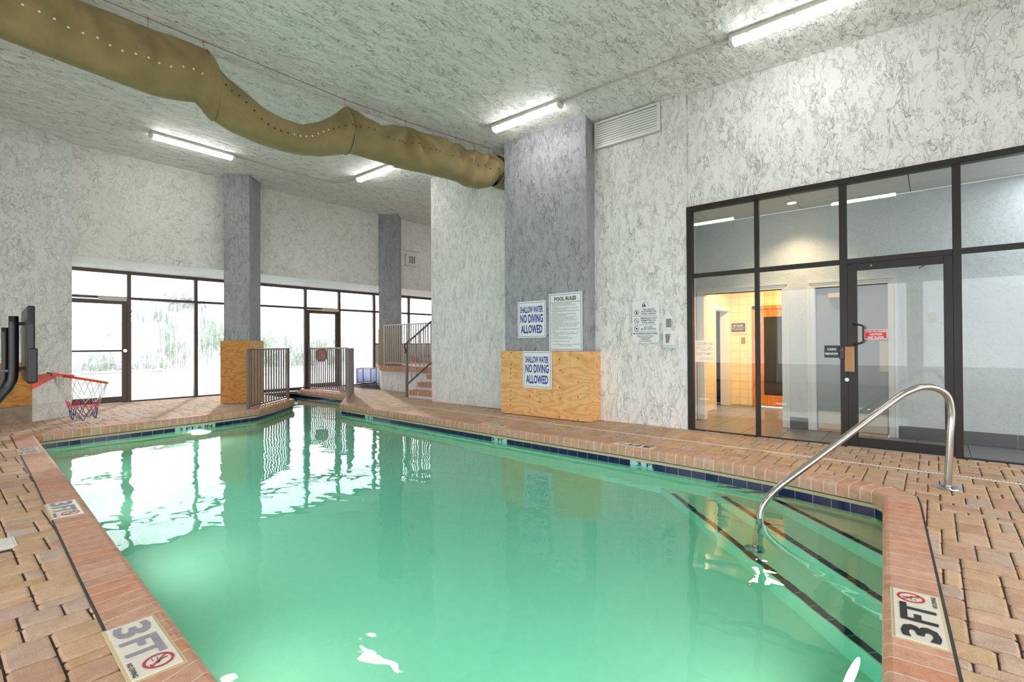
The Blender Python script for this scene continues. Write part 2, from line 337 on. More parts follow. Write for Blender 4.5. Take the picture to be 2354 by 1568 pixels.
def sroot(name, label, loc=(0, 0, 0)):
    o = bpy.data.objects.new(name, None); COL.objects.link(o); o.location = loc; o['kind'] = 'structure'; o['label'] = label; o.empty_display_size = .1
    WL[o.name] = Vector(loc); return o
_tc = {}
def text(s, mat, parent, org, u, v, height, width=None, align='L', name='lettering', bold=0.0, label=None):
    """flat printed lettering: org = left (or centre) end of the baseline, height = cap height"""
    key = (s, bold)
    if key not in _tc:
        cu = bpy.data.curves.new('t', 'FONT'); cu.body = s; cu.size = 1; cu.offset = bold; cu.resolution_u = 2
        ob = bpy.data.objects.new('t', cu); COL.objects.link(ob); bpy.context.view_layer.update()
        me = bpy.data.meshes.new_from_object(ob.evaluated_get(bpy.context.evaluated_depsgraph_get()))
        _tc[key] = ([tuple(q.co) for q in me.vertices], [tuple(p.vertices) for p in me.polygons])
        bpy.data.objects.remove(ob); bpy.data.curves.remove(cu); bpy.data.meshes.remove(me)
    vs, fs = _tc[key]; u = Vector(u).normalized(); v = Vector(v).normalized(); n = u.cross(v)
    x0 = min(p[0] for p in vs); x1 = max(p[0] for p in vs); cap = .70
    sy = height/cap; sx = sy if width is None else width/(x1-x0); W_ = (x1-x0)*sx
    ox = 0 if align == 'L' else -W_/2
    mb = B(); mb.add([Vector(org)+u*((p[0]-x0)*sx+ox)+v*(p[1]*sy)+n*.0012 for p in vs], fs)
    o = mb.build(name, mat, parent)
    if label: o['label'] = label
    return o

# ================================================================== POOL OUTLINE
POOL = [(.63, .05), (2.2, .15), (4.80, .310), (4.96, .325), (5.06, .40), (5.10, .56), (5.165, .85), (5.235, 1.15), (5.32, 1.86), (5.375, 2.9), (5.39, 3.8), (5.445, 5.5), (5.50, 7.0), (5.60, 9.47),
        (6.72, 11.05), (6.72, 14.9), (5.5, 14.9), (5.47, 11.17), (4.70, 10.40), (4.15, 9.92), (3.2, 9.74), (2.4, 9.69), (1.5, 9.63), (.985, 9.56), (.86, 6.0), (.76, 3.6)]
NP = len(POOL)
def offset_poly(P, d):
    out = []; n = len(P)
    for i in range(n):
        a, b, c = Vector(P[i-1]), Vector(P[i]), Vector(P[(i+1) % n])
        n1 = Vector(((b-a).y, -(b-a).x)).normalized(); n2 = Vector(((c-b).y, -(c-b).x)).normalized()
        m = (n1+n2); m = m/max(.35, m.dot(n1)) if m.length > 1e-6 else n1
        out.append(tuple(b+m*d))
    return out
COPW = .222
OUTER = offset_poly(POOL, COPW)
def inside(P, x, y):
    r = False; n = len(P); j = n-1
    for i in range(n):
        if (P[i][1] > y) != (P[j][1] > y) and x < (P[j][0]-P[i][0])*(y-P[i][1])/(P[j][1]-P[i][1])+P[i][0]: r = not r
        j = i
    return r
def ring_faces(outer, hole, z):
    tr = geometry.tessellate_polygon([[Vector((x, y, 0)) for x, y in outer], [Vector((x, y, 0)) for x, y in hole]])
    return [(x, y, z) for x, y in list(outer)+list(hole)], [tuple(t) for t in tr]

# ================================================================== SETTING
WATER = -.207; FLOORZ = -1.13
XR, YB = -3.4, -3.4           # the unseen ends of the room
# deck bed under the pavers (dark sand in the joints)
fl = sroot('floor', 'brick paver pool deck around the indoor pool')
mb = B(); vs, fs = ring_faces([(XR, YB), (7.1, YB), (7.1, 8.3), (9.6, 8.3), (9.6, 13.5), (6.74, 13.5), (6.74, 13.55), (5.48, 13.55), (5.48, 13.5), (XR, 13.5)][:] and [(XR, YB), (9.6, YB), (9.6, 15.2), (XR, 15.2)], offset_poly(POOL, .05), -.011)
mb.add(vs, [f if (Vector(vs[f[1]])-Vector(vs[f[0]])).cross(Vector(vs[f[2]])-Vector(vs[f[0]])).z > 0 else f[::-1] for f in fs])
mb.build('joint_bed', 'sand', fl)['label'] = 'dark sand in the joints'

# ceiling
cl = B(); cl.prism([(XR-.2, YB-.2), (14, YB-.2), (14, 13.9), (XR-.2, 13.9)], lambda x, y: ceil_z(y), lambda x, y: ceil_z(y)+.2)
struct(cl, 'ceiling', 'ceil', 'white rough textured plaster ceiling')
WT = lambda x, y: ceil_z(y)+.05
# right wall: above the glazing, bay with the notices, and the wall past the grey column
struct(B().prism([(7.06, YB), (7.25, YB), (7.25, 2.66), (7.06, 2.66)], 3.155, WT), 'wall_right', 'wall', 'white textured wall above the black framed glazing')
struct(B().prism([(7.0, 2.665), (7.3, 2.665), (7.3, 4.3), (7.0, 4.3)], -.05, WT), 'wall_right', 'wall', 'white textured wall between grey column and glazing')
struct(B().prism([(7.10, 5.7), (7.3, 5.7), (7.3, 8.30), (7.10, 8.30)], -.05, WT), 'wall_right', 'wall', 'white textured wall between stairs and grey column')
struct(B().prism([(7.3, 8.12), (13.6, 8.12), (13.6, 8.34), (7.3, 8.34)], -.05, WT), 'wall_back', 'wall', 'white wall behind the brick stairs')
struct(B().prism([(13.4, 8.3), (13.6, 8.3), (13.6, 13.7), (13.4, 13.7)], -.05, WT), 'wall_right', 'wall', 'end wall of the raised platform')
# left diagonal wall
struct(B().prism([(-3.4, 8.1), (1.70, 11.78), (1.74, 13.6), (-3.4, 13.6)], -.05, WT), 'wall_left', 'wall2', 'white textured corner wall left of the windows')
wlm = B().box(XR-.2, XR, YB, 13.6, 2.87, 4.95); wlm.box(XR-.2, XR, 7.2, 13.6, -.05, 2.88); [wlm.box(XR-.2, XR, y, y+.35, -.05, 2.88) for y in (-3.4, .2, 3.8)]  # bays out of view, added to bring more daylight into the room
struct(wlm, 'wall_left', 'wall', 'wall with unseen added window bays at the far left of the room')
wlm = B().box(XR, 7.25, YB-.2, YB, 2.87, 4.95); [wlm.box(x, x+.35, YB-.2, YB, -.05, 2.88) for x in (XR, .1, 3.6, 6.9)]  # unseen bays added here too, for even light from behind
struct(wlm, 'wall_front', 'wall', 'wall with unseen added window bays behind the viewpoint')
struct(B().box(XR-16, XR-.1, -20, 16, -.12, -.05), 'floor', 'concrete', 'pale terrace outside the added left windows'); struct(B().box(XR-.1, 30, -20, YB-.1, -.12, -.05), 'floor', 'concrete', 'pale terrace outside the added front windows')
# soffit wall over the windows
SOFZ = 2.87
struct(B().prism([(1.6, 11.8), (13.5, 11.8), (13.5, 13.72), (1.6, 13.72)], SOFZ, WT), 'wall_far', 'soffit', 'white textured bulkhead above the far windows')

# grey columns
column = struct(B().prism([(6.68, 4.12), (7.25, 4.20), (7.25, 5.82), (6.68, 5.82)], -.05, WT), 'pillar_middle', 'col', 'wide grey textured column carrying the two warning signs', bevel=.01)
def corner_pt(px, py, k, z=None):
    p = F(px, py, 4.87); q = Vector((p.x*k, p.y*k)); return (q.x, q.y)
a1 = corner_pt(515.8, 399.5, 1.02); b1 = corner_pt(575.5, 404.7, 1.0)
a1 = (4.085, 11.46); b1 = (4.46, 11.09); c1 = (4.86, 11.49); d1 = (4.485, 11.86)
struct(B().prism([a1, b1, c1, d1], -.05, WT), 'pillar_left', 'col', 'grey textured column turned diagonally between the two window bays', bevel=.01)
def along(px, Y): r = ray(px, 700); return (r.x/r.y*Y, Y)
a2 = along(871, 11.78); b2 = along(916, 11.36)
c2 = (b2[0]+.42, b2[1]+.42); d2 = (a2[0]+.42, a2[1]+.42)
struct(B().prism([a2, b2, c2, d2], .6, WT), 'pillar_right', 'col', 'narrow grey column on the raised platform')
cc = ((a2[0]+b2[0]+c2[0]+d2[0])/4, (a2[1]+b2[1]+c2[1]+d2[1])/4)
ex = lambda p, k: (cc[0]+(p[0]-cc[0])*k, cc[1]+(p[1]-cc[1])*k)
tag(B().prism([ex(a2, 1.05), ex(b2, 1.05), ex(c2, 1.05), ex(d2, 1.05)], .66, 1.66).build('column_cladding', 'aggregate', origin=(cc[0], cc[1], .66)), 'rough tan stone cladding around the foot of the narrow grey column', 'cladding')

# ================================================================== POOL
pool = thing('swimming_pool', 'green plastered indoor swimming pool with brick edge and corner steps', 'pool', (3.2, 4.5, FLOORZ))
mb = B(); inn = POOL; n = NP
wallpoly = offset_poly(POOL, .055)
for i in range(n):
    a, b = wallpoly[i], wallpoly[(i+1) % n]
    mb.quad((a[0], a[1], -.148), (b[0], b[1], -.148), (b[0], b[1], FLOORZ), (a[0], a[1], FLOORZ))
tri = geometry.tessellate_polygon([[Vector((x, y, 0)) for x, y in wallpoly]])
vs = [(x, y, FLOORZ) for x, y in wallpoly]
mb.add(vs, [t if (Vector(vs[t[1]])-Vector(vs[t[0]])).cross(Vector(vs[t[2]])-Vector(vs[t[0]])).z > 0 else t[::-1] for t in [tuple(q) for q in tri]])
mb.build('basin', 'plaster', pool)
# corner steps: three treads cutting the near right corner diagonally
STEPS = [(-.42, (5.40, 1.40), (4.30, .24)), (-.66, (5.45, 1.89), (3.76, .20)), (-.90, (5.45, 2.43), (3.28, .16))]
for i, (z, p, q) in enumerate(STEPS):
    st = B().prism([p, q, (5.6, .1)][:] and [p, q, (q[0], -.05), (5.6, -.05), (5.6, p[1])], FLOORZ-.02, z).build('step', 'plaster', pool)
    d = (Vector(q)-Vector(p)); L_ = d.length; d.normalize(); nrm = Vector((d.y, -d.x))
    if nrm.dot(Vector((1, -1))) < 0: nrm = -nrm
    k = int(L_/.155); m2 = B()
    for j in range(k):
        s0 = Vector(p)+d*(j*.155+.003)+nrm*.012; s1 = Vector(p)+d*((j+1)*.155-.003)+nrm*.012
        if s0.x > 5.30: continue
        t = B().prism([tuple(s0), tuple(s1), tuple(s1+nrm*.055), tuple(s0+nrm*.055)], z-.004, z+.003).build('edge_tile', 'stripe', pool)
# white recessed pool lamp in the far wall
wl = F(485, 992, WATER)
pl = B().cyl((3.05, 9.73, -.52), (0, -1, 0), .10, .02, 20).build('pool_lamp', 'poollight', pool); pl['label'] = 'bright round underwater lamp'
for nm_, lp_, dr_, en_ in [('underwater_lamp_and_fill', (3.05, 9.55, -.52), (0, -1, .1), 12)]+[('underwater_lamp_and_fill', (.71+.033*y_, y_, -.5), (1, 0, .25), 17) for y_ in (1.2, 2.8, 4.6, 6.4, 8.2)]+[('underwater_lamp_and_fill', (x_, .17+.05*x_, -.5), (0, 1, .25), 15) for x_ in (1.4, 2.8)]:  # far wall lamp, plus unseen ones added at left and near to brighten the water
    al = bpy.data.lights.new(nm_, 'AREA'); al.energy = en_; al.color = (.86, 1, .97); al.shape = 'DISK'; al.size = .3; ao = bpy.data.objects.new(nm_, al); COL.objects.link(ao); ao.location = lp_; ao.rotation_euler = Vector(dr_).to_track_quat('-Z', 'Y').to_euler()
# floor drain line
# waterline tiles, sealant, bond beam
def walk(P, d, spans):
    """yield (pa, pb) pieces along polygon edges offset by d"""
    Q = offset_poly(P, d)
    for i in spans:
        yield Vector(Q[i]), Vector(Q[(i+1) % len(Q)])
spans = list(range(2, NP-1))
carry = 0
mrk = [((5.2, 2.41), (5.2, 2.71)), ((5.3, 4.77), (5.3, 5.08)), ((5.5, 8.18), (5.5, 8.48)), ((2.72, 9.7), (3.37, 9.7))]
def in_mark(p):
    for a, b in mrk:
        if min(a[0], b[0])-.25 < p.x < max(a[0], b[0])+.35 and min(a[1], b[1])-.12 < p.y < max(a[1], b[1])+.12 and (abs(a[0]-b[0]) < .1 and a[1] < p.y < b[1] or abs(a[0]-b[0]) > .1 and a[0] < p.x < b[0]): return True
    return False
tiles = 0
for a, b in walk(POOL, .030, spans):
    d = b-a; L_ = d.length; d.normalize(); nn = Vector((d.y, -d.x)); k = max(1, round(L_/.152)); st_ = L_/k
    for j in range(k):
        p = a+d*(j*st_+.003); q = a+d*((j+1)*st_-.003); c = (p+q)/2
        mt = 'pale' if in_mark(c) else 'navy'
        ch = B().prism([tuple(p), tuple(q), tuple(q+nn*.012), tuple(p+nn*.012)], -.30, -.158)
        o = ch.build('waterline_tile', mt, pool); tiles += 1
        if mt == 'pale': o['label'] = 'pale blue depth marker tile'
for nm, mt, off, z0, z1 in (('tile_bed', 'bond', .034, -.31, -.124), ('joint_sealant', 'crust', .028, -.127, -.108)):
    mb = B(); Q = offset_poly(POOL, off); Q2 = offset_poly(POOL, off+.05)
    for i in range(NP):
        j = (i+1) % NP; mb.add([(Q[i][0], Q[i][1], z0), (Q[j][0], Q[j][1], z0), (Q2[j][0], Q2[j][1], z0), (Q2[i][0], Q2[i][1], z0), (Q[i][0], Q[i][1], z1), (Q[j][0], Q[j][1], z1), (Q2[j][0], Q2[j][1], z1), (Q2[i][0], Q2[i][1], z1)],
                                [(0, 3, 2, 1), (4, 5, 6, 7), (0, 1, 5, 4), (2, 3, 7, 6)])
    mb.build(nm, mt, pool)
# depth lettering on the waterline tiles
for (x, y0, y1) in ((5.345-.03, 2.41, 2.71), (5.40, 4.77, 5.08), (5.52, 8.18, 8.48)):
    def edge_x(y):
        Q = offset_poly(POOL, .028)
        for i in range(8, 14):
            if Q[i][1] <= y <= Q[i+1][1]: return Q[i][0]+(Q[i+1][0]-Q[i][0])*(y-Q[i][1])/(Q[i+1][1]-Q[i][1])
        return x
    yb, ya = y0, y1; A_ = Vector((edge_x(ya), ya, -.212)); C_ = Vector((edge_x(yb), yb, -.212)); u = (C_-A_).normalized()
    text('3', 'ink', pool, A_+u*.045+Vector((0, 0, .006)), u, (0, 0, 1), .045, .06, bold=.02)
    text('FT', 'ink', pool, A_+u*.175+Vector((0, 0, .006)), u, (0, 0, 1), .045, .11, bold=.02)
Q = offset_poly(POOL, .029)
u = (Vector((Q[20][0], Q[20][1], 0))-Vector((Q[21][0], Q[21][1], 0))).normalized()
A_ = Vector((Q[21][0], Q[21][1], -.212))
text('3 FT 6 IN', 'ink', pool, A_+u*.38, u, (0, 0, 1), .045, .52, bold=.02)

# coping bricks
MARKS = {}
grout = B()
prof = [(.0, -.112), (.0, -.030), (.005, -.014), (.016, -.002), (.034, .004), (COPW, .004), (COPW, -.07)]
def coping_piece(mb, i0, i1, o0, o1, gap, prof):
    """i0,i1 inner ends; o0,o1 outer ends"""
    rows = []
    for (a, o) in ((i0, o0), (i1, o1)):
        dirv = (o-a)
        rows.append([(a.x+dirv.x*(d/COPW), a.y+dirv.y*(d/COPW), z) for d, z in prof])
    n = len(prof); vs = rows[0]+rows[1]
    fs = [(k, k+1, n+k+1, n+k) for k in range(n-1)]+[(n-1, 0, n, 2*n-1)]+[tuple(range(n))[::-1], tuple(range(n, 2*n))]
    mb.add(vs, fs)
# marker plaques let into the coping: (centre arclength found from the point)
plaq = []    # filled below: (inner segment index, s0, s1)
bricks = 0
pitch = .1085
def seg_marks(i):
    return [m for m in PLA if m[0] == i]
# plaques given by world rectangles (a = first corner on the inner side)
PLA_RECT = [((2.59, .12), (3.11, .17)), ]
copobj = []
for i in range(NP):
    j = (i+1) % NP
    if i in (14, 15): pass
    a, b = Vector(POOL[i]), Vector(POOL[j]); oa, ob = Vector(OUTER[i]), Vector(OUTER[j])
    if b.y > 13.6 and a.y > 13.6: continue
    L_ = (b-a).length; k = max(1, round(L_/pitch))
    for q in range(k):
        t0, t1 = q/k, (q+1)/k; e = .0042/max(L_, .05)
        p0, p1 = a.lerp(b, t0+e), a.lerp(b, t1-e); q0, q1 = oa.lerp(ob, t0+e), oa.lerp(ob, t1-e)
        m = B(); coping_piece(m, p0, p1, q0, q1, 0, prof); copobj.append((m, (p0+p1)/2))
    pr2 = [(d+.0012 if d < .03 else d, z-.0012 if z > -.1 else z+.002) for d, z in prof]
    coping_piece(grout, a, b, oa, ob, 0, pr2)
# inlaid marker plaques on the coping / deck: rectangle corners in the place, text along u, up along v
def plaque(name, label, corners, lines, group=None):
    pass
def in_rect(p, c, hx, hy): return abs(p.x-c[0]) < hx and abs(p.y-c[1]) < hy
for m, c in copobj:
    if c.y > 13.4: continue
    o = m.build('coping_brick', 'coping', pool); bricks += 1
grout.build('coping_grout', 'grout', pool)
# dark joint between coping and pavers
mb = B(); Q1 = offset_poly(POOL, COPW-.001); Q2 = offset_poly(POOL, COPW+.013)
for i in range(NP):
    j = (i+1) % NP; mb.quad((Q1[i][0], Q1[i][1], .0016), (Q1[j][0], Q1[j][1], .0016), (Q2[j][0], Q2[j][1], .0016), (Q2[i][0], Q2[i][1], .0016))
mb.build('expansion_joint', 'crust', pool)
# water body
mb = B(); wp = offset_poly(POOL, .045)
vs, n = [(x, y, WATER) for x, y in wp], NP
tri = [tuple(t) for t in geometry.tessellate_polygon([[Vector((x, y, 0)) for x, y in wp]])]
up = [t if (Vector(vs[t[1]])-Vector(vs[t[0]])).cross(Vector(vs[t[2]])-Vector(vs[t[0]])).z > 0 else t[::-1] for t in tri]
vs2 = vs+[(x, y, FLOORZ-.08) for x, y in offset_poly(POOL, .08)]
mb.add(vs2, up+[tuple(i+n for i in t[::-1]) for t in up]+[(i, (i+1) % n, n+(i+1) % n, n+i)[::-1] for i in range(n)])
wo = mb.build('water', 'water'); tag(wo, 'calm green pool water mirroring the windows', 'water', kind='stuff')

# ================================================================== PAVERS
gcell = .0748
nx, ny = int((8.1+2.2)/gcell), int((13.5+2.2)/gcell)
X0, Y0 = -2.2, -2.2
used = [[False]*ny for _ in range(nx)]
pieces = []
kinds = [(3, 2)]*6+[(2, 2)]*3+[(2, 1)]*1+[(3, 1)]*2+[(2, 3)]*1
rp = random.Random(11)
INN = offset_poly(POOL, .06); OUTS = offset_poly(POOL, COPW-.03)
def leftwall(x, y): return (y-8.1)*(1.70+3.4)-(x+3.4)*(11.78-8.1) > -.05 and x < 1.72
def ok_region(x, y):
    if leftwall(x, y): return False
    if x > 7.06 and (y < 8.3): return False
    if x > 7.06 and x > 8.0+(max(0, y-11.5)*.62): return False
    return True
for iy in range(ny):
    ix = 0
    while ix < nx:
        if used[ix][iy]: ix += 1; continue
        cand = kinds[:]; rp.shuffle(cand); done = False
        for (w_, h_) in cand+[(2, 1), (1, 2), (1, 1)]:
            if ix+w_ > nx or iy+h_ > ny: continue
            if any(used[ix+a][iy+b] for a in range(w_) for b in range(h_)): continue
            for a in range(w_):
                for b in range(h_): used[ix+a][iy+b] = True
            pieces.append((ix, iy, w_, h_)); done = True; break
        ix += 1
        if not done: used[ix-1][iy] = True
final = []
for ix, iy, w_, h_ in pieces:
    x0, y0 = X0+ix*gcell, Y0+iy*gcell; x1, y1 = x0+w_*gcell, y0+h_*gcell; c = ((x0+x1)/2, (y0+y1)/2)
    if not ok_region(*c): continue
    cs = [(x0, y0), (x1, y0), (x1, y1), (x0, y1)]
    if all(inside(OUTS, *p) for p in cs): continue
    if any(inside(INN, *p) for p in cs+[c]):
        for a in range(w_):
            for b in range(h_):
                xa, ya = x0+a*gcell, y0+b*gcell; cc_ = [(xa, ya), (xa+gcell, ya), (xa+gcell, ya+gcell), (xa, ya+gcell)]
                if any(inside(INN, *p) for p in cc_) or all(inside(OUTS, *p) for p in cc_): continue
                final.append((xa, ya, xa+gcell, ya+gcell))
        continue
    final.append((x0, y0, x1, y1))
def paver_shape(w_, h_, rnd):
    g_ = .0035; z = rnd.uniform(-.0025, .0015); ch = .012
    def ring(ins, zz, c):
        x, y = w_/2-g_-ins, h_/2-g_-ins
        pts = [(-x+c, -y), (x-c, -y), (x, -y+c), (x, y-c), (x-c, y), (-x+c, y), (-x, y-c), (-x, -y+c)]
        return [(px_+rnd.uniform(-.0018, .0018), py_+rnd.uniform(-.0018, .0018), zz) for px_, py_ in pts]
    vs = ring(0, -.02, ch)+ring(0, -.009, ch)+ring(.0035, -.0025+z, ch)+ring(.011, z, ch)
    fs = [(r*8+k, r*8+(k+1) % 8, (r+1)*8+(k+1) % 8, (r+1)*8+k) for r in range(3) for k in range(8)]+[tuple(range(24, 32))]
    return vs, fs
lib = {}
rs = random.Random(5)
def paver_mesh(w_, h_):
    k = (round(w_/gcell), round(h_/gcell)); lib.setdefault(k, [])
    if len(lib[k]) < 6:
        vs, fs = paver_shape(k[0]*gcell, k[1]*gcell, rs); me = bpy.data.meshes.new('paver'); me.from_pydata(vs, [], fs); me.materials.append(M['paver']); me.update()
        lib[k].append((me, vs, fs)); return lib[k][-1]
    return rs.choice(lib[k])
def vis_area(x0, y0, x1, y1):
    ps = [project((x, y, 0)) for x, y in ((x0, y0), (x1, y0), (x1, y1), (x0, y1))]
    if any(p is None for p in ps): return 0
    cx_, cy_ = sum(p[0] for p in ps)/4, sum(p[1] for p in ps)/4
    if not (0 < cx_ < 2354 and 0 < cy_ < 1568): return 0
    if inside(OUTER, (x0+x1)/2, (y0+y1)/2): return 0
    return abs(sum(ps[i][0]*ps[(i+1) % 4][1]-ps[(i+1) % 4][0]*ps[i][1] for i in range(4)))/2
SKIM = F(20, 1247)                       # skimmer lid in the left deck
def hits(r, c, h): return r[0] < c[0]+h and r[2] > c[0]-h and r[1] < c[1]+h and r[3] > c[1]-h
final = [r for r in final if not hits(r, (.27, 4.42), .07)]
final.sort(key=lambda r: -vis_area(*r))
restm = B()
for idx, r in enumerate(final):
    me, vs, fs = paver_mesh(r[2]-r[0], r[3]-r[1]); c = ((r[0]+r[2])/2, (r[1]+r[3])/2)
    if idx < 300:
        o = bpy.data.objects.new('paver', me); COL.objects.link(o); o.parent = fl; o.location = (c[0], c[1], 0); WL[o.name] = Vector((0, 0, 0))
    else: restm.add([(x+c[0], y+c[1], z) for x, y, z in vs], fs)
o = restm.build('paver_field', 'paver', fl); o['kind'] = 'stuff'; o['label'] = 'tumbled tan pavers further off'
print('PAVERS', len(final), 'COPING', bricks, 'TILES', tiles)

# skimmer lid
sk = thing('skimmer_lid', 'white square skimmer lid set in the pavers at the left edge', 'lid', (.27, 4.42, 0))
B().box(.17, .37, 4.31, 4.53, -.012, .003).build('frame', 'offwhite', sk)
B().box(.185, .355, 4.325, 4.515, .003, .005).build('cover', 'drain', sk)
B().cyl((.27, 4.42, .005), (0, 0, 1), .055, .0015, 24).build('emblem_ring', 'offwhite', sk)
# trench drains
def trench(label, p, q, gap=.012):
    p = Vector(p); q = Vector(q); d = (q-p).normalized(); s_ = Vector((-d.y, d.x, 0)); t = thing('trench_drain', label, 'drain', p)
    B().bar(p+Vector((0, 0, -.002)), q+Vector((0, 0, -.002)), .036, .010).build('channel', 'drain', t)
    L_ = (q-p).length; k = int(L_/.026); mb = B()
    for j in range(k):
        c = p+d*(j*.026+.013)+Vector((0, 0, .0035)); mb.add([c-s_*.011-d*.0055, c+s_*.011-d*.0055, c+s_*.011+d*.0055, c-s_*.011+d*.0055], [(0, 1, 2, 3)])
    o = mb.build('slots', 'crust', t); o['kind'] = 'stuff'
trench('slotted white trench drain running past the glazed doors', (6.03, -1.6, .001), (6.34, 8.6, .001))
trench('thin trench drain between the left windows and the pool', tuple(F(5, 998)), tuple(F(500, 922)))

# ================================================================== DEPTH MARKERS ON THE COPING
def mark_tile(name, label, o_, u, v, W_, H_, parts, group='depth markers let into the coping'):
    """o_: corner; u along reading direction, v up the letters; parts: list of (kind, cx, cy, h, w)"""
    o_ = Vector((o_[0], o_[1], .0045)); u = Vector((u[0], u[1], 0)).normalized(); v = Vector((v[0], v[1], 0)).normalized()
    t = thing('depth_marker', label, 'marker', o_+u*W_/2+v*H_/2, group)
    def rect(x0, x1, y0, y1, z0, z1, nm, mt):
        c = [o_+u*x+v*y for x, y in ((x0, y0), (x1, y0), (x1, y1), (x0, y1))]
        return B().prism([(p.x, p.y) for p in c], .004+z0, .004+z1).build(nm, mt, t)
    rect(-.012, W_+.012, -.012, H_+.012, -.004, .001, 'mortar_bed', 'bond')
    k = 3; 
    for i in range(k): rect(W_*i/k+.002, W_*(i+1)/k-.002, 0, H_, .0, .004, 'tile', 'marker')
    zt = Vector((0, 0, .0042+.0))
    O2 = o_+zt
    for (kd, x, y, h, w_, mt) in parts:
        c = O2+u*x+v*y
        if kd == 'ban':
            mb = B(); n = 28; R1, R2 = h, h*.80
            for q in range(n):
                a0, a1 = 2*math.pi*q/n, 2*math.pi*(q+1)/n
                pt = lambda a, R: c+u*math.cos(a)*R+v*math.sin(a)*R+Vector((0, 0, .0012))
                mb.quad(pt(a0, R2), pt(a0, R1), pt(a1, R1), pt(a1, R2))
            dd = (u-v).normalized(); ss = (u+v).normalized()*h*.08; zz = Vector((0, 0, .0016))
            mb.quad(c-dd*h*.85-ss+zz, c+dd*h*.85-ss+zz, c+dd*h*.85+ss+zz, c-dd*h*.85+ss+zz)
            mb.build('ban_ring', mt, t)
            # diver and wave lines
            mb = B(); zz = Vector((0, 0, .0013))
            def ln(pts, wd):
                pts = [c+u*a*h+v*b*h+zz for a, b in pts]
                for p0, p1 in zip(pts, pts[1:]):
                    s1 = (p1-p0).cross(Vector((0, 0, 1))).normalized()*wd*h
                    mb.quad(p0-s1, p1-s1, p1+s1, p0+s1)
            ln([(-.1, .6), (-.05, .3), (.0, .1), (.3, -.05), (.25, -.3), (.45, -.5)], .05)
            ln([(-.6, -.05), (-.4, .05), (-.2, -.05), (0, .05), (.2, -.05)], .025); ln([(-.55, -.35), (-.3, -.28), (-.1, -.35)], .025)
            ln([(.2, -.55), (.65, -.55)], .04)
            mb.build('diver_figure', 'ink', t)
        else: text(kd, mt, t, c, u, v, h, w_, bold=.03)
    return t
# nearest on the right: reads from the far side, letters upright towards -X
mark_tile('m', 'large white "3 FT" no diving marker on the near right coping', (2.60, .135), (1, .06), (-.06, 1), .5, -.0, []) if False else None
def marker_on(label, o_, u, v, W_, H_, faded=False, group='depth markers let into the coping'):
    ink = 'bluegrey' if faded else 'ink'; rd = 'redink' if faded else 'red'
    return mark_tile('m', label, o_, u, v, W_, H_, [
        ('3', W_*.04, H_*.12, H_*.74, W_*.24, ink), ('FT', W_*.35, H_*.12, H_*.74, W_*.36, ink), ('ban', W_*.845, H_*.60, H_*.32 if H_*.32 < W_*.15 else W_*.15, 0, rd),
        ('NO DIVING', W_*.725, H_*.04, H_*.10, W_*.24, 'ink')], group)
marker_on('large white 3 FT no-diving marker on the near right coping', (2.605, -.035), (.5, .032, 0), (-.032, .5, 0), .50, .165)
# left edge: reading direction away from the viewer towards +Y reversed (letters face the pool)
marker_on('faded white 3 FT no-diving marker on the near left coping', (.50, 2.70), (-.015, -.5), (.5, -.015), .48, .160, True)
marker_on('worn pale depth marker halfway along the left coping', (.605, 5.23), (-.02, -.5), (.5, -.02), .48, .165, True)
marker_on('small faded depth marker at the far end of the left coping', (.712, 8.34), (-.02, -.5), (.5, -.02), .46, .165, True)
marker_on('white 3 FT marker on the right coping opposite the glass door', (5.395+.145, 2.48), (.01, .5), (-.5, .01), .50, .14)
marker_on('distant white depth marker on the right coping before the plywood box', (5.485+.145, 4.82), (.01, .5), (-.5, .01), .48, .14, True)

# ================================================================== GLAZED SCREEN ON THE RIGHT
XG = 7.03
gz = sroot('window_1', 'black framed glass screen and door on the right')
def gbar(y0, y1, z0, z1, dx=.05, x=XG, nm='frame_bar', p=None, mt='black'):
    return B().box(x-dx/2, x+dx/2, min(y0, y1), max(y0, y1), z0, z1).build(nm, mt, p or gz, bevel=.003)
PY_ = [2.64, 1.745, .80, -.20, -1.6, -3.3]
gbar(2.66, 2.585, 0, 3.15, .09); gbar(1.775, 1.72, 0, 3.15); gbar(.84, .765, 0, 3.15, .07); gbar(-.165, -.235, 0, 3.15, .07); gbar(-1.57, -1.63, 0, 3.15); gbar(-3.3, -3.36, 0, 3.15)
gbar(2.66, -3.36, 3.085, 3.152, .096)
for a, b in ((2.6, 1.76), (1.73, .82), (.78, -.2), (-.2, -1.6), (-1.6, -3.3)): gbar(a, b, 2.14, 2.20, .044)
for a, b in ((2.585, 1.775), (1.72, .84), (-.235, -1.57), (-1.63, -3.3)):
    gbar(a, b, -.01, .012, .05)
    B().box(XG-.003, XG+.003, b, a, .0, 2.15).build('pane', 'glass', gz); B().box(XG-.003, XG+.003, b, a, 2.19, 3.09).build('pane', 'glass', gz)
B().box(XG-.003, XG+.003, -.165, .765, 2.19, 3.09).build('pane', 'glass', gz)
dr = sroot('door_1', 'black framed glass door with pull handle')
gbar(.765, .67, .0, 2.135, .045, XG-.01, 'stile', dr); gbar(-.09, -.165, .0, 2.135, .045, XG-.01, 'stile', dr)
gbar(.67, -.09, 2.055, 2.135, .045, XG-.01, 'rail', dr); gbar(.67, -.09, .012, .115, .045, XG-.01, 'rail', dr)
B().box(XG-.012, XG-.006, -.09, .67, .11, 2.06).build('pane', 'glass', dr)
gbar(.77, -.17, -.005, .010, .10, XG-.01, 'threshold', dr, 'greyplate')
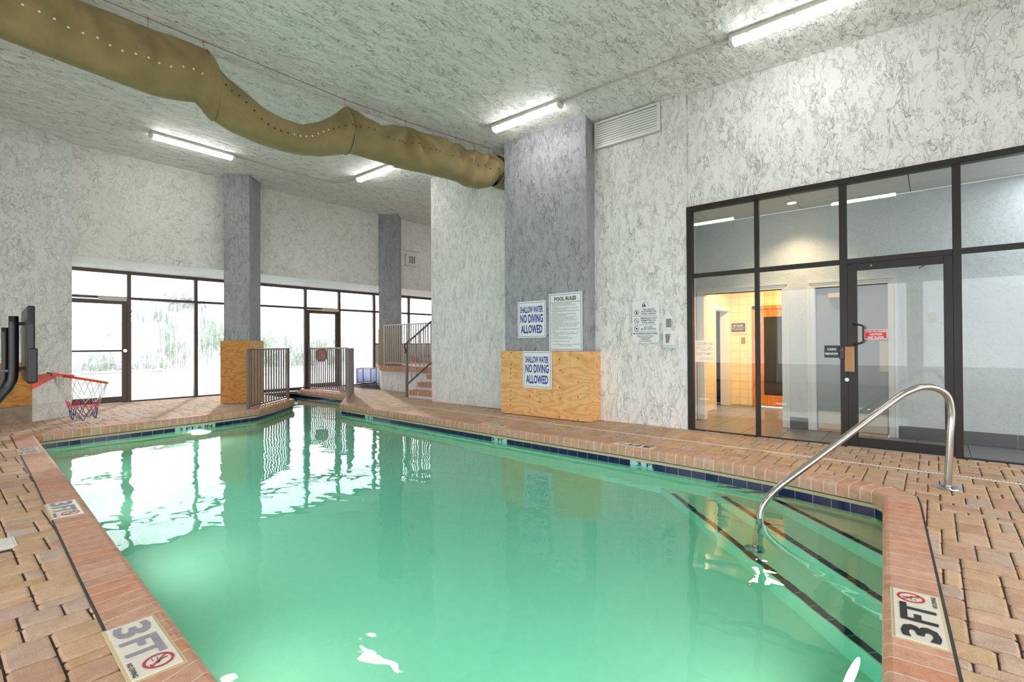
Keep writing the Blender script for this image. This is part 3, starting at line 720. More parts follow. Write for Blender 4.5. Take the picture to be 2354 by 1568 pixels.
# pull handle
hz1, hz0 = PX(*Z(1760, 640, 480, 2354, 960, 515), 6.98).z, PX(*Z(1760, 640, 480, 2354, 960, 745), 6.98).z
B().tube([(7.0, .70, hz1), (6.94, .70, hz1), (6.91, .68, hz1-.004), (6.905, .62, hz1-.02), (6.905, .605, hz1-.04), (6.905, .605, hz0+.04), (6.905, .62, hz0+.02), (6.91, .68, hz0+.004), (6.94, .70, hz0), (7.0, .70, hz0)], .0115, 8).build('pull_handle', 'dark', dr, True)
q = PX(*Z(1760, 640, 480, 2354, 917, 1142), 6.99)
lk = B().cyl((7.0, q.y, q.z), (-1, 0, 0), .022, .012, 20).build('lock_cylinder', 'chrome', dr)
q = PX(2002, 610, 6.98)
B().cyl((7.0, q.y, q.z), (-1, 0, 0), .010, .006, 12).build('screw_cap', 'brown', dr)
q0 = PX(*Z(1760, 640, 480, 2354, 893, 770), 6.97); q1 = PX(*Z(1760, 640, 480, 2354, 1003, 1052), 6.97)
gd = thing('latch_guard', 'brown ribbed latch guard strip on the glass door edge', 'latch guard', (6.98, (q0.y+q1.y)/2, q1.z))
B().box(6.965, 6.985, q1.y, q0.y, q1.z, q0.z).build('plate', 'brown', gd)
for k in (.28, .36, .62, .68): B().box(6.960, 6.966, q0.y+(q1.y-q0.y)*(k+.04), q0.y+(q1.y-q0.y)*k, q1.z, q0.z).build('rib', 'crate', gd)
# card reader and its plate
q0 = PX(*Z(1760, 640, 480, 2354, 830, 762), 6.97); q1 = PX(*Z(1760, 640, 480, 2354, 888, 910), 6.97)
cr = thing('card_reader', 'small black card reader with red light on the door post', 'card reader', (6.98, (q0.y+q1.y)/2, q1.z))
B().box(6.955, 6.995, q1.y, q0.y, q1.z, q0.z).build('body', 'hoopblack', cr, bevel=.004)
q = PX(*Z(1760, 640, 480, 2354, 863, 806), 6.955); B().cyl((6.956, q.y, q.z), (-1, 0, 0), .0045, .002, 10).build('indicator', 'led', cr)
q0 = PX(*Z(1760, 640, 480, 2354, 662, 756), 7.02); q1 = PX(*Z(1760, 640, 480, 2354, 832, 895), 7.02)
cs = thing('card_reader_sign', 'navy sign reading CARD READER stuck on the glass beside the door', 'sign', (7.02, (q0.y+q1.y)/2, q1.z))
B().box(7.020, 7.026, q1.y, q0.y, q1.z, q0.z).build('plate', 'navyplate', cs)
hh = q0.z-q1.z; ww = q0.y-q1.y; cy_ = (q0.y+q1.y)/2
text('CARD', 'sign', cs, (7.0198, cy_, q1.z+hh*.60), (0, -1, 0), (0, 0, 1), hh*.17, ww*.62, 'C', bold=.03)
text('READER', 'sign', cs, (7.0198, cy_, q1.z+hh*.24), (0, -1, 0), (0, 0, 1), hh*.17, ww*.88, 'C', bold=.03)
# red sticker on door glass
q0 = PX(*Z(1760, 640, 480, 2354, 1112, 580), 7.01); q1 = PX(*Z(1760, 640, 480, 2354, 1372, 684), 7.01)
rs_ = thing('warning_sticker', 'red ACCESS CARD REQUIRED CAUTION WET FLOOR sticker on the door glass', 'sticker', (7.01, (q0.y+q1.y)/2, q1.z))
B().box(7.012, 7.0145, q1.y, q0.y, q1.z, q0.z).build('border', 'sign', rs_)
B().box(7.0112, 7.0122, q1.y+.006, q0.y-.006, q1.z+.006, q0.z-.006).build('backing', 'red', rs_)
hh = q0.z-q1.z; ww = q0.y-q1.y; cy_ = (q0.y+q1.y)/2
for s_, k, h_, w__ in (('ACCESS CARD REQUIRED', .72, .14, .90), ('CAUTION', .41, .19, .55), ('WET FLOOR', .10, .19, .72)):
    text(s_, 'sign', rs_, (7.0110, cy_, q1.z+hh*k), (0, -1, 0), (0, 0, 1), hh*h_, ww*w__, 'C', bold=.03)
# sticker seen from its back on the left pane
q0 = PX(1598, 783, 7.035); q1 = PX(1640, 832, 7.035)
ls = thing('window_sticker', 'see-through lifeguard notice seen reversed on the leftmost lower pane', 'sticker', (7.035, (q0.y+q1.y)/2, q1.z))
B().box(7.034, 7.036, q1.y, q0.y, q1.z, q0.z).build('film', 'film', ls)
hh = q0.z-q1.z; ww = q0.y-q1.y
for s_, k, h_, w__ in (('NO LIFEGUARD', .76, .16, 1.35), ('ON DUTY', .53, .17, .95), ('SWIM AT YOUR', .30, .14, 1.15), ('OWN RISK', .08, .13, .75)):
    W_ = ww*w__; text(s_, 'bluegrey', ls, (7.0338, q1.y+.005, q1.z+hh*k), (0, 1, 0), (0, 0, 1), hh*h_, min(W_, ww*.96), 'L', bold=.01)
# concealed closer arm at the head
B().bar((6.98, .06, 2.05), (6.95, .11, 2.02), .014, .010).build('closer_arm', 'dark', dr)

# ================================================================== CORRIDOR BEHIND THE GLASS
XC = 8.03; HC = 3.11
fl2 = sroot('floor', 'grey tiled corridor floor behind the glass')
B().box(7.0, 11.4, YB, 4.3, -.06, -.012).build('grout_bed', 'sand', fl2)
rt = random.Random(3)
ty = 2.9
yy = -2.6
while yy < 3.1:
    xx = 7.06
    while xx < 10.6:
        w_, h_ = .46, .46
        if not (yy < 1.2 and xx > 8.1):
            B().box(xx+.003, min(xx+w_, 10.5)-.003, yy+.003, yy+h_-.003, -.02, -.004+rt.uniform(-.001, .001)).build('floor_tile', 'slate', fl2)
        xx += .46
    yy += .46
DW = [(2.80, 1.66), (1.26, .43)]      # door openings in the corridor wall
wc = B()
wc.box(XC, XC+.14, 2.80, 4.2, 0, HC); wc.box(XC, XC+.14, 1.26, 1.66, 0, HC); wc.box(XC, XC+.14, YB, .43, 0, HC)
wc.box(XC, XC+.14, 1.66, 2.80, 2.0, HC); wc.box(XC, XC+.14, .43, 1.26, 1.985, HC)
struct(wc, 'wall_corridor', 'smooth', 'pale blue grey corridor wall behind the glass')
struct(B().box(7.2, XC, 2.90, 3.0, 0, 3.2), 'wall_corridor', 'smooth', 'short return wall at the corridor end')
ccl = sroot('ceiling', 'suspended corridor ceiling of large white panels')
yy = -3.4
while yy < 2.9:
    for xa, xb in ((7.08, 7.62), (7.62, 8.03)):
        B().box(xa+.004, xb-.004, yy+.004, min(yy+1.2, 2.9)-.004, HC, HC+.02).build('ceiling_panel', 'cabinet', ccl)
    yy += 1.2
B().box(7.08, 8.1, YB, 2.95, HC+.018, HC+.06).build('ceiling_grid', 'sand', ccl)
# recessed downlight
q = F(1820, 466, HC)
dl = thing('downlight', 'round warm recessed downlight in the corridor ceiling', 'light', (q.x, q.y, HC))
B().lathe((q.x, q.y, HC-.006), [(.055, 0.0), (.085, -.004), (.088, .006), (.055, .006)], 24).build('ring', 'offwhite', dl, True)
B().cyl((q.x, q.y, HC-.004), (0, 0, -1), .052, .004, 24).build('lamp', 'warmlamp', dl)
ld = bpy.data.lights.new('downlight_beam', 'SPOT'); ld.energy = 110; ld.color = (1, .72, .42); ld.spot_size = 2.0; ld.spot_blend = 1; ld.shadow_soft_size = .05
lo = bpy.data.objects.new('downlight_beam', ld); COL.objects.link(lo); lo.location = (q.x, q.y, HC-.03)
for y_ in (-2.0,):
    al = bpy.data.lights.new('corridor_fill', 'AREA'); al.energy = 42; al.color = (.88, .95, 1); al.shape = 'RECTANGLE'; al.size = .6; al.size_y = 2.2; ao = bpy.data.objects.new('corridor_fill', al); COL.objects.link(ao); ao.location = (7.6, y_, HC-.02)  # unseen area light added to brighten the corridor
# skirting tiles
sk1 = sroot('baseboard_corridor', 'grey slate skirting tiles of the corridor')
for y0, y1 in ((1.60, 1.335), (.345, -.10), (-.105, -.255), (-.26, -.72), (-.725, -1.18), (-1.185, -1.64), (-1.645, -2.1)):
    B().box(XC-.012, XC, y1, y0-.004, 0, .155).build('skirting_tile', 'slate2', sk1)
# casings
def casing(nm, label, y0, y1, h):
    t = sroot(nm, label)
    for (a, b, z0, z1) in ((y0, y0+.085, 0, h), (y1-.085, y1, 0, h), (y1-.085, y0+.085, h, h+.085)):
        m = B(); m.box(XC-.014, XC+.001, a, b, z0, z1); m.build('casing_board', 'trim', t)
        if b-a < .2:
            B().box(XC-.026, XC-.013, a+(0 if a < (y0+y1)/2 else .06), a+(.025 if a < (y0+y1)/2 else .085), z0, z1).build('moulding', 'trim', t)
            B().box(XC-.020, XC-.013, a+.034, a+.048, z0, z1-.03).build('moulding', 'trim', t)
        else:
            B().box(XC-.026, XC-.013, a+.02, b-.02, z1-.025, z1).build('moulding', 'trim', t); B().box(XC-.020, XC-.013, a+.05, b-.05, z0+.036, z0+.05).build('moulding', 'trim', t)
    B().box(XC, XC+.14, y0-.012, y0, 0, h).build('jamb', 'trim', t); B().box(XC, XC+.14, y1, y1+.012, 0, h).build('jamb', 'trim', t); B().box(XC, XC+.14, y1, y0, h, h+.012).build('jamb', 'trim', t)
    return t
casing('trim_1', 'white moulded casing around the sauna lobby opening', 2.80, 1.66, 2.0)
casing('trim_2', 'white moulded casing around the grey restroom door', 1.26, .43, 1.985)
d2 = sroot('door_2', 'grey painted restroom door with steel plates')
B().box(XC+.03, XC+.07, .44, 1.25, .015, 1.975).build('leaf', 'greydoor', d2)
B().box(XC+.028, XC+.0305, .46, 1.23, .03, .27).build('kick_plate', 'beige', d2)
pz = lambda x, y, X=XC+.03: PX(*Z(1760, 640, 480, 2354, x, y), X)
q0, q1 = pz(1284, 710), pz(1390, 1052); B().box(XC+.026, XC+.0305, q1.y, q0.y, q1.z, q0.z).build('push_plate', 'beige', d2)
q0, q1 = pz(712, 170), pz(1005, 215); B().box(XC-.03, XC+.03, q1.y, q0.y, q1.z+.005, q0.z-.005).build('door_closer', 'beige', d2, bevel=.006)
q0, q1 = pz(690, 98), pz(1050, 112); B().bar((XC-.02, q0.y, q0.z), (XC-.02, q1.y, q0.z), .012, .012).build('closer_track', 'beige', d2)
B().box(XC+.0, XC+.03, .45, 1.24, .0, .018).build('threshold', M['orange'] if False else 'crate', d2)
q0, q1 = pz(945, 322), pz(1025, 503)
ad = thing('restroom_sign', 'dark wheelchair restroom plate on the grey door behind the handle', 'sign', (XC+.028, (q0.y+q1.y)/2-.0, q1.z))
yl = q0.y+.06
B().box(XC+.024, XC+.03, q1.y, yl, q1.z, q0.z).build('plate', 'greyplate', ad)
mb = B(); cy_ = (q1.y+yl)/2-.02; cz_ = (q0.z+q1.z)/2+.03; xx = XC+.023
def stroke(pts, wd):
    for p0, p1 in zip(pts, pts[1:]):
        a, b = Vector((xx, cy_-p0[0]*.05, cz_+p0[1]*.05)), Vector((xx, cy_-p1[0]*.05, cz_+p1[1]*.05)); mb.bar(a, b, wd, .001, (1, 0, 0))
stroke([(-.2, 1), (-.2, .2), (.5, .2), (.8, -.5)], .007); stroke([(-.2, .6), (.4, .6)], .006); stroke([(math.cos(a)*.7-.1, math.sin(a)*.7-.25) for a in [x*.35+2.2 for x in range(13)]], .006)
mb.build('wheelchair_symbol', 'sign', ad)
B().box(XC+.022, XC+.0241, cy_-.05, cy_+.05, q1.z+.042, q1.z+.047).build('line', 'sign', ad)
q0, q1 = pz(1843, 382, XC), pz(1928, 482, XC)
swp = thing('blank_plate', 'square cream cover plate on the corridor wall', 'cover plate', (XC-.006, (q0.y+q1.y)/2, q1.z))
B().box(XC-.008, XC, q1.y, q0.y, q1.z, q0.z).build('plate', 'beige', swp, bevel=.002)
for zz in (q0.z-.012, q1.z+.012): B().cyl((XC-.008, (q0.y+q1.y)/2, zz), (-1, 0, 0), .003, .001, 8).build('screw', 'greyplate', swp)

# sauna lobby
XS = 10.45; YT = 3.08
def tilewall(nm, label, org, u, W_, H_, n_, skip=None, size=.152):
    t = sroot(nm, label); u = Vector(u); org = Vector(org); nv = Vector(n_)
    a = org; mb = B(); e = -nv*.03
    def slab(x0, x1, z0, z1, d0, d1, name, mt):
        c = [org+u*x+Vector((0, 0, z))+nv*d for d in (d0, d1) for x, z in ((x0, z0), (x1, z0), (x1, z1), (x0, z1))]
        return B().add(c, [(0, 3, 2, 1), (4, 5, 6, 7), (0, 1, 5, 4), (1, 2, 6, 5), (2, 3, 7, 6), (3, 0, 4, 7)]).build(name, mt, t)
    if skip:
        s0, s1, sz = skip
        if s0 > .01: slab(0, s0, 0, H_, -.05, 0, 'tile_backing', 'tilegr')
        if s1 < W_-.01: slab(s1, W_, 0, H_, -.05, 0, 'tile_backing', 'tilegr')
        slab(s0, s1, sz, H_, -.05, 0, 'tile_backing', 'tilegr')
    else: slab(0, W_, 0, H_, -.05, 0, 'tile_backing', 'tilegr')
    z = 0.0
    while z < H_-.01:
        zt = min(z+size, H_); x = 0.0
        while x < W_-.01:
            xt = min(x+size, W_); x_ = x
            x = xt
            a_, b_ = x_, xt
            if skip and zt <= skip[2]+.02:
                if a_ >= skip[0]-.01 and b_ <= skip[1]+.01: continue
                if a_ < skip[0] < b_: b_ = skip[0]
                elif a_ < skip[1] < b_: a_ = skip[1]
            if b_-a_ < .02: continue
            slab(a_+.002, b_-.002, z+.002, zt-.002, 0, .006, 'wall_tile', 'tile')
        z = zt
    return t
tilewall('wall_sauna', 'cream tiled wall around the sauna door', (XS, YT, 0), (0, -1, 0), 2.0, 2.45, (-1, 0, 0), (.40, 1.20, 1.80))
tilewall('wall_sauna', 'cream tiled side wall of the sauna lobby', (8.18, YT, 0), (1, 0, 0), 2.27, 2.45, (0, -1, 0), (1.22, 2.10, 1.88))
struct(B().box(8.17, 10.6, 1.06, 1.12, 0, 2.5), 'wall_sauna', 'smooth', 'hidden side wall of the sauna lobby')
struct(B().box(8.17, 10.6, 1.06, 3.2, 2.45, 2.5), 'ceiling', 'smooth', 'low ceiling of the sauna lobby')
lp = bpy.data.lights.new('sauna_lobby_lamp', 'AREA'); lp.energy = 85; lp.color = (1, .58, .24); lp.size = .4
lo = bpy.data.objects.new('sauna_lobby_lamp', lp); COL.objects.link(lo); lo.location = (9.2, 2.2, 2.42)
# side opening frame and dark room behind
so = sroot('trim_3', 'white painted frame of the side opening in the sauna lobby')
B().box(9.36, 9.42, YT-.03, YT+.14, 0, 1.90).build('jamb', 'trim', so); B().box(10.18, 10.28, YT-.03, YT+.14, 0, 1.90).build('jamb', 'trim', so); B().box(9.358, 10.282, YT-.034, YT+.14, 1.84, 1.92).build('head', 'trim', so)
dkr = B(); dkr.box(9.2, 10.6, 4.25, 4.3, 0, 2.2); struct(dkr, 'wall_side_room', 'sauna', 'brown tiled wall inside the dark side room')
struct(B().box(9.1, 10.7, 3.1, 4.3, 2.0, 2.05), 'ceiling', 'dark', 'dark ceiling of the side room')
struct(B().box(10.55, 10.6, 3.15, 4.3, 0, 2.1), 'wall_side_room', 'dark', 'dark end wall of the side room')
# sauna door
sd = sroot('door_3', 'cedar sauna door with dark glass')
def sb(y0, y1, z0, z1, x0=XS-.05, x1=XS-.0, nm='board'): return B().box(x0, x1, min(y0, y1), max(y0, y1), z0, z1).build(nm, 'sauna', sd, bevel=.003)
y0 = YT-.40; y1 = YT-1.20
V3 = lambda x, y: PX(*Z(1590, 640, 370, 1813, x, y), XS-.05)
tz = V3(640, 315).z
sb(y0, y0-.075, 0, tz, XS-.075, XS, 'frame'); sb(y0, y1, tz-.07, tz, XS-.075, XS, 'frame'); sb(y1, y1+.07, 0, tz, XS-.075, XS, 'frame')
sb(y0-.08, y0-.20, .02, tz-.08, nm='stile'); sb(y1+.20, y1+.075, .02, tz-.08, nm='stile'); sb(y0-.20, y1+.20, tz-.22, tz-.08, nm='rail'); sb(y0-.20, y1+.20, .02, .22, nm='rail')
B().box(XS-.035, XS-.03, y1+.2, y0-.2, .22, tz-.22).build('pane', 'smoked', sd)
B().tube([(XS-.05, y0-.14, 1.02), (XS-.10, y0-.14, 1.0), (XS-.10, y0-.14, .86), (XS-.05, y0-.14, .84)], .011, 8).build('handle', 'chrome', sd, True)
B().cyl((XS-.05, y0-.14, 1.62), (-1, 0, 0), .035, .03, 16).build('robe_hook', 'chrome', sd)
q0, q1 = V3(415, 487), V3(628, 628)
ss = thing('sauna_sign', 'black DRY SAUNA sign on a cream plate beside the cedar door', 'sign', (XS-.01, (q0.y+q1.y)/2, q1.z))
B().box(XS-.016, XS-.006, q1.y, q0.y, q1.z, q0.z).build('backing', 'beige', ss)
q0, q1 = V3(440, 508), V3(598, 600); B().box(XS-.020, XS-.016, q1.y, q0.y, q1.z, q0.z).build('plate', 'ink', ss)
hh = q0.z-q1.z; cy_ = (q0.y+q1.y)/2; ww = q0.y-q1.y
text('DRY SAUNA', 'sign', ss, (XS-.0202, cy_, q1.z+hh*.62), (0, -1, 0), (0, 0, 1), hh*.2, ww*.72, 'C', bold=.02)
text('MUST BE 14 YEARS OF AGE', 'sign', ss, (XS-.0202, cy_, q1.z+hh*.40), (0, -1, 0), (0, 0, 1), hh*.10, ww*.9, 'C', bold=.02)
text('OR OLDER TO ENTER', 'sign', ss, (XS-.0202, cy_, q1.z+hh*.20), (0, -1, 0), (0, 0, 1), hh*.10, ww*.72, 'C', bold=.02)
q0, q1 = V3(551, 665), V3(597, 738)
br = thing('brass_plate', 'small brass switch plate on the tiles beside the cedar door', 'switch plate', (XS-.01, (q0.y+q1.y)/2, q1.z))
B().box(XS-.014, XS-.006, q1.y, q0.y, q1.z, q0.z).build('plate', 'gold', br); B().cyl((XS-.014, (q0.y+q1.y)/2, q1.z+.02), (-1, 0, 0), .003, .001, 8).build('screw', 'dark', br)

# ================================================================== FAR WINDOWS
YW = 13.5
wf = sroot('window_2', 'brown framed misted windows along the far wall')
def wx(px): return PY(px, 700, YW).x
posts = [wx(296), wx(449.5), wx(590), wx(701), wx(778.7), wx(859), wx(938.6), 11.85, 13.2]
ZT, ZM = 2.87, 2.25
def fb(x0, x1, z0, z1, dy=.06, nm='frame_bar', p=None, mt='bronze', y=YW): return B().box(x0, x1, y-dy/2, y+dy/2, z0, z1).build(nm, mt, p or wf)
for i, x in enumerate(posts): fb(x-.035, x+.035, 0 if x < 5 or x > 6.8 else 0, ZT, .09)
fb(1.7, 1.75, 0, ZT); fb(1.7, 13.4, ZT-.07, ZT-.0)
xs = [1.75]+posts
for i, (a, b) in enumerate(zip(xs, xs[1:])):
    a_, b_ = a+.035, b-.035
    fb(a_, b_, ZM, ZM+.055)
    B().box(a_, b_, YW-.003, YW+.003, ZM+.05, ZT-.06).build('pane', 'fog', wf)
    if i in (0, 4): continue                       # the two doors
    z0 = .0 if b < 9.3 else 1.24
    if 5.3 < a and b < 7.1: z0 = .03
    elif b < 9.3: z0 = 0.0
    fb(a_, b_, z0, z0+.035)
    B().box(a_, b_, YW-.003, YW+.003, z0+.03, ZM).build('pane', 'fog', wf)
struct(B().box(9.2, 13.4, YW-.08, YW+.05, .4, 1.24), 'wall_far', 'wall', 'white knee wall under the platform windows')
struct(B().box(5.45, 6.78, YW-.06, YW+.06, -.02, .05), 'trim_4', 'bronze', 'brown sill bar where the water passes under the window')
def wdoor(nm, label, a, b):
    d = sroot(nm, label); z1 = ZM-.02
    fb(a, a+.09, 0, z1, .05, 'stile', d); fb(b-.09, b, 0, z1, .05, 'stile', d); fb(a+.09, b-.09, z1-.09, z1, .05, 'rail', d); fb(a+.09, b-.09, .01, .14, .05, 'rail', d)
    B().box(a+.09, b-.09, YW-.003, YW+.003, .12, z1-.08).build('pane', 'fog', d)
    pbr = B().bar((a+.03, YW-.07, 1.13), (b-.05, YW-.07, 1.13), .02, .035).build('push_bar', 'dark', d)
    B().cyl((b-.05, YW-.03, 1.13), (0, -1, 0), .035, .07, 12).build('bar_end', 'chrome', pbr)
    B().box(b-.50, b-.02, YW-.10, YW-.03, z1-.02, z1+.06).build('door_closer', 'offwhite', d)
    B().bar((b-.35, YW-.08, z1-.03), (b-.12, YW-.16, z1-.03), .02, .01).build('closer_arm', 'brown', d)
wdoor('door_4', 'brown framed misted glass door at the left', 1.76, posts[0]-.035)
wdoor('door_5', 'brown framed misted glass door behind the railing', posts[3]+.035, posts[4]-.035)

# square vent on the bulkhead
q0, q1 = PY(*Z(860, 540, 150, 1470, 700, 420), 11.78), PY(*Z(860, 540, 150, 1470, 925, 715), 11.78)
vt = thing('wall_vent', 'small square white vent with three slots on the far bulkhead', 'vent', ((q0.x+q1.x)/2, 11.78, q1.z))
B().box(q0.x, q1.x+.02, 11.74, 11.80, q1.z, q0.z).build('cover', 'offwhite', vt, bevel=.004)
for k in (.34, .56, .78):
    x_ = q0.x+(q1.x-q0.x)*k; B().box(x_, x_+.03, 11.735, 11.742, q1.z+.07, q0.z-.06).build('slot', 'crust', vt)
p0, p1 = PY(*Z(860, 540, 150, 1470, 580, 330), 11.79), PY(*Z(860, 540, 150, 1470, 1010, 800), 11.79)
pan = thing('access_panel', 'flush painted access panel behind the small square vent', 'panel', ((p0.x+p1.x)/2, 11.79, p1.z))
B().box(p0.x, p1.x, 11.785, 11.80, p1.z, p0.z).build('panel', 'soffit', pan)
B().box(p0.x-.012, p0.x, 11.78, 11.80, p1.z, p0.z).build('edge_gap', 'crust', pan); B().box(p0.x, p1.x, 11.782, 11.80, p0.z, p0.z+.008).build('edge_gap', 'crust', pan)

# ================================================================== PLATFORM AND STAIRS
PZ = .66
pf = thing('raised_platform', 'raised brick edged platform with white textured front beside the stairs', 'platform', (9.5, 11, 0))
pc = [(8.06, 8.36), (8.06, 11.5), (8.62, 12.4), (9.25, 13.46), (13.3, 13.46), (13.3, 8.36)]
B().prism(pc, -.02, PZ-.12).build('body', 'wall', pf)
B().prism([(8.10, 8.36), (8.10, 11.5), (9.3, 13.46), (13.3, 13.46), (13.3, 8.36)], PZ-.14, PZ-.015).build('deck_bed', 'grout', pf)
rk = random.Random(2)
edge = [(8.0, 8.36), (8.0, 11.5), (8.0+.62, 12.45), (9.2, 13.46)]
for (a, b) in zip(edge, edge[1:]):
    a, b = Vector(a), Vector(b); d = (b-a); L_ = d.length; d.normalize(); nn = Vector((d.y, -d.x)); k = round(L_/.105)
    for j in range(k):
        p, q = a+d*(j*L_/k+.003), a+d*((j+1)*L_/k-.003)
        if p.y < 9.0 and False: continue
        B().prism([tuple(p), tuple(q), tuple(q+nn*.22), tuple(p+nn*.22)], PZ-.13, PZ).build('edge_brick', 'coping', pf, bevel=.008)
B().prism([(8.23, 8.36), (8.23, 11.5), (9.45, 13.44), (13.3, 13.44), (13.3, 8.36)], PZ-.05, PZ-.008).build('top_paving', 'paver', pf)
stt = thing('brick_stairs', 'three red brick nosed steps climbing to the platform', 'stairs', (7.7, 8.85, 0))
for i, (x, yl, zt) in enumerate(((7.25, 9.34, .165), (7.53, 9.34, .33), (7.81, 9.34, .495))):
    B().box(x+.03, 8.06, 8.36, yl, 0 if i == 0 else zt-.19, zt-.07).build('riser', 'wall', stt)
    k = 9
    for j in range(k):
        ya, yb = 8.36+(yl-8.36)*j/k, 8.36+(yl-8.36)*(j+1)/k
        B().box(x, x+.21, ya+.004, yb-.004, zt-.10, zt).build('nosing_brick', 'coping', stt, bevel=.010)
    B().box(x+.205, 8.06, 8.36, yl, zt-.07, zt-.006).build('tread', 'paver', stt)
    B().box(x+.006, x+.20, 8.362, yl-.003, zt-.095, zt-.006).build('mortar', 'sand', stt)
def picket_fence(nm, label, a, b, h, mt, n, zb=.03, ends=True, w_=.016, post=.045, cap=True, z0=0., parent=None, base_post=0.):
    a, b = Vector((a[0], a[1], 0)), Vector((b[0], b[1], 0)); d = (b-a).normalized(); ang = math.atan2(d.y, d.x); up = Vector((0, 0, 1))
    t = parent or thing(nm, label, 'railing', (a+b)/2+up*z0)
    for e in (a, b): B().post(e.x, e.y, z0, z0+h, post, ang).build('post', mt, t)
    B().bar(a+up*(z0+h), b+up*(z0+h), .05, .03).build('top_rail', mt, t); B().bar(a+up*(z0+zb+.015), b+up*(z0+zb+.015), .03, .03).build('bottom_rail', mt, t)
    for k in range(1, n+1):
        p = a.lerp(b, k/(n+1)); B().post(p.x, p.y, z0+zb+.02, z0+h-.01, w_, ang).build('baluster', mt, t)
    return t
picket_fence('metal_railing', 'brown picket railing on the left deck tip beside the plywood post', (4.03, 10.09), (5.42, 11.37), 1.15, 'rail', 14, w_=.024)
f2 = picket_fence('metal_railing', 'brown picket railing along the far canal bank carrying the red sign', (6.985, 13.42), (6.985, 11.42), 1.15, 'rail', 19, w_=.022)
picket_fence('metal_railing', 'brown picket railing seen nearly end-on at the deck tip', (5.84, 9.56), (6.97, 11.16), 1.14, 'rail', 15, w_=.022)
# red octagonal sign fixed behind the pickets
oc = PY(739.5, 816, 13.42)
sg = thing('octagonal_sign', 'red octagonal warning sign on the far glass door seen through the pickets', 'sign', (oc.x, 13.42, oc.z-.2))
ps = [oc+Vector((math.cos(math.pi/8+k*math.pi/4)*.21, 0, math.sin(math.pi/8+k*math.pi/4)*.21)) for k in range(8)]
B().add(ps+[p+Vector((0, .006, 0)) for p in ps], [tuple(range(8)), tuple(range(8, 16))[::-1]]+[(k, (k+1) % 8, 8+(k+1) % 8, 8+k)[::-1] for k in range(8)]).build('plate', 'red', sg)
rr = random.Random(9); mb = B()
for row in range(6):
    z = oc.z+.12-row*.048; x = -.13
    while x < .12:
        w_ = rr.uniform(.025, .05); mb.box(oc.x+x, oc.x+x+w_, 13.416, 13.419, z-.012, z+.012); x += w_+.018
mb.build('small_print', 'sign', sg)
# platform railing and stair rail
picket_fence('platform_railing', 'pale grey picket railing along the platform edge', (8.12, 11.44), (8.12, 9.34), 1.10, 'lrail', 21, .06, w_=.022, z0=PZ)
sr = thing('stair_handrail', 'taupe sloping handrail with pickets beside the brick steps', 'railing', (7.26, 9.35, 0))
P_ = lambda x, y, s_=(7.25, 9.36), e_=(8.06, 9.36): PP(*Z(800, 720, 260, 1853, x, y), s_, e_)
a = Vector((7.26, 9.37, 1.26)); b = Vector((8.02, 9.37, 1.80)); lo_ = Vector((7.27, 9.37, .30)); hi_ = Vector((8.02, 9.37, .80))
B().post(7.26, 9.37, 0, 1.27, .05).build('post', 'rail', sr); B().post(8.03, 9.37, .5, 1.79, .05).build('post', 'lrail', sr)
B().bar(a, b, .05, .03).build('top_rail', 'rail', sr); B().bar(lo_, hi_, .03, .035).build('bottom_rail', 'rail', sr)
B().tube([a, a+Vector((-.06, 0, -.03)), a+Vector((-.075, 0, -.08)), a+Vector((-.04, 0, -.13)), a+Vector((-.03, 0, -.18)), a+Vector((-.06, 0, -.23))], .014, 8).build('end_scroll', 'dark', sr, True)
for k in range(1, 6):
    t = k/6; p = a.lerp(b, t); q = lo_.lerp(hi_, t); B().bar(q, p, .018, .018).build('baluster', 'lrail', sr)
ben = thing('low_bench', 'low brown wooden bench by the platform windows', 'bench', (11.2, 12.9, PZ))
B().box(10.2, 12.4, 12.7, 13.1, PZ+.14, PZ+.20).build('seat', 'crate', ben)
for x_ in (10.3, 12.3): B().box(x_-.04, x_+.04, 12.75, 13.05, PZ-.01, PZ+.14).build('leg', 'crate', ben)

# rolling mesh cart by the window
ct = thing('rolling_cart', 'violet framed mesh toy cart on casters by the far window', 'cart', (8.45, 12.95, 0))
cx0 = [Vector((8.26, 13.02, 0)), Vector((8.50, 12.66, 0)), Vector((8.86, 12.90, 0)), Vector((8.62, 13.26, 0))]
S6 = lambda x, y: Z(800, 720, 260, 1853, x, y)
cA, cB, cC = F(*S6(145, 1195)), F(*S6(375, 1205)), F(*S6(465, 1178))
cA.z = cB.z = cC.z = 0; cD = cA+cC-cB; cn = [cA, cB, cC, cD]; up = Vector((0, 0, 1)); z0, z1 = .10, .52
for p in cn: B().tube([p+up*z0, p+up*z1], .014, 6).build('upright', 'violet', ct)
for zz in (z0, z1):
    for k in range(4): B().tube([cn[k]+up*zz, cn[(k+1) % 4]+up*zz], .014, 6).build('rail', 'violet' if zz == z0 else 'lrail', ct)
mid = cA.lerp(cB, .45); B().tube([mid+up*z0, mid+up*z1], .012, 6).build('upright', 'violet', ct)
for k in range(4):
    p, q = cn[k], cn[(k+1) % 4]; B().quad(p+up*(z0+.02), q+up*(z0+.02), q+up*(z1-.02), p+up*(z1-.02)).build('mesh_panel', 'mesh', ct)
    B().cyl(p+up*.045-Vector((.012, 0, 0)), (1, 0, 0), .040, .024, 14).build('caster', 'kettle', ct); B().tube([p+up*.05, p+up*z0], .010, 6).build('caster_stem', 'lrail', ct)
B().add([cn[0]+up*.12, cn[1]+up*.12, cn[2]+up*.12, cn[3]+up*.12], [(0, 1, 2, 3)]).build('bottom_panel', 'mesh', ct)

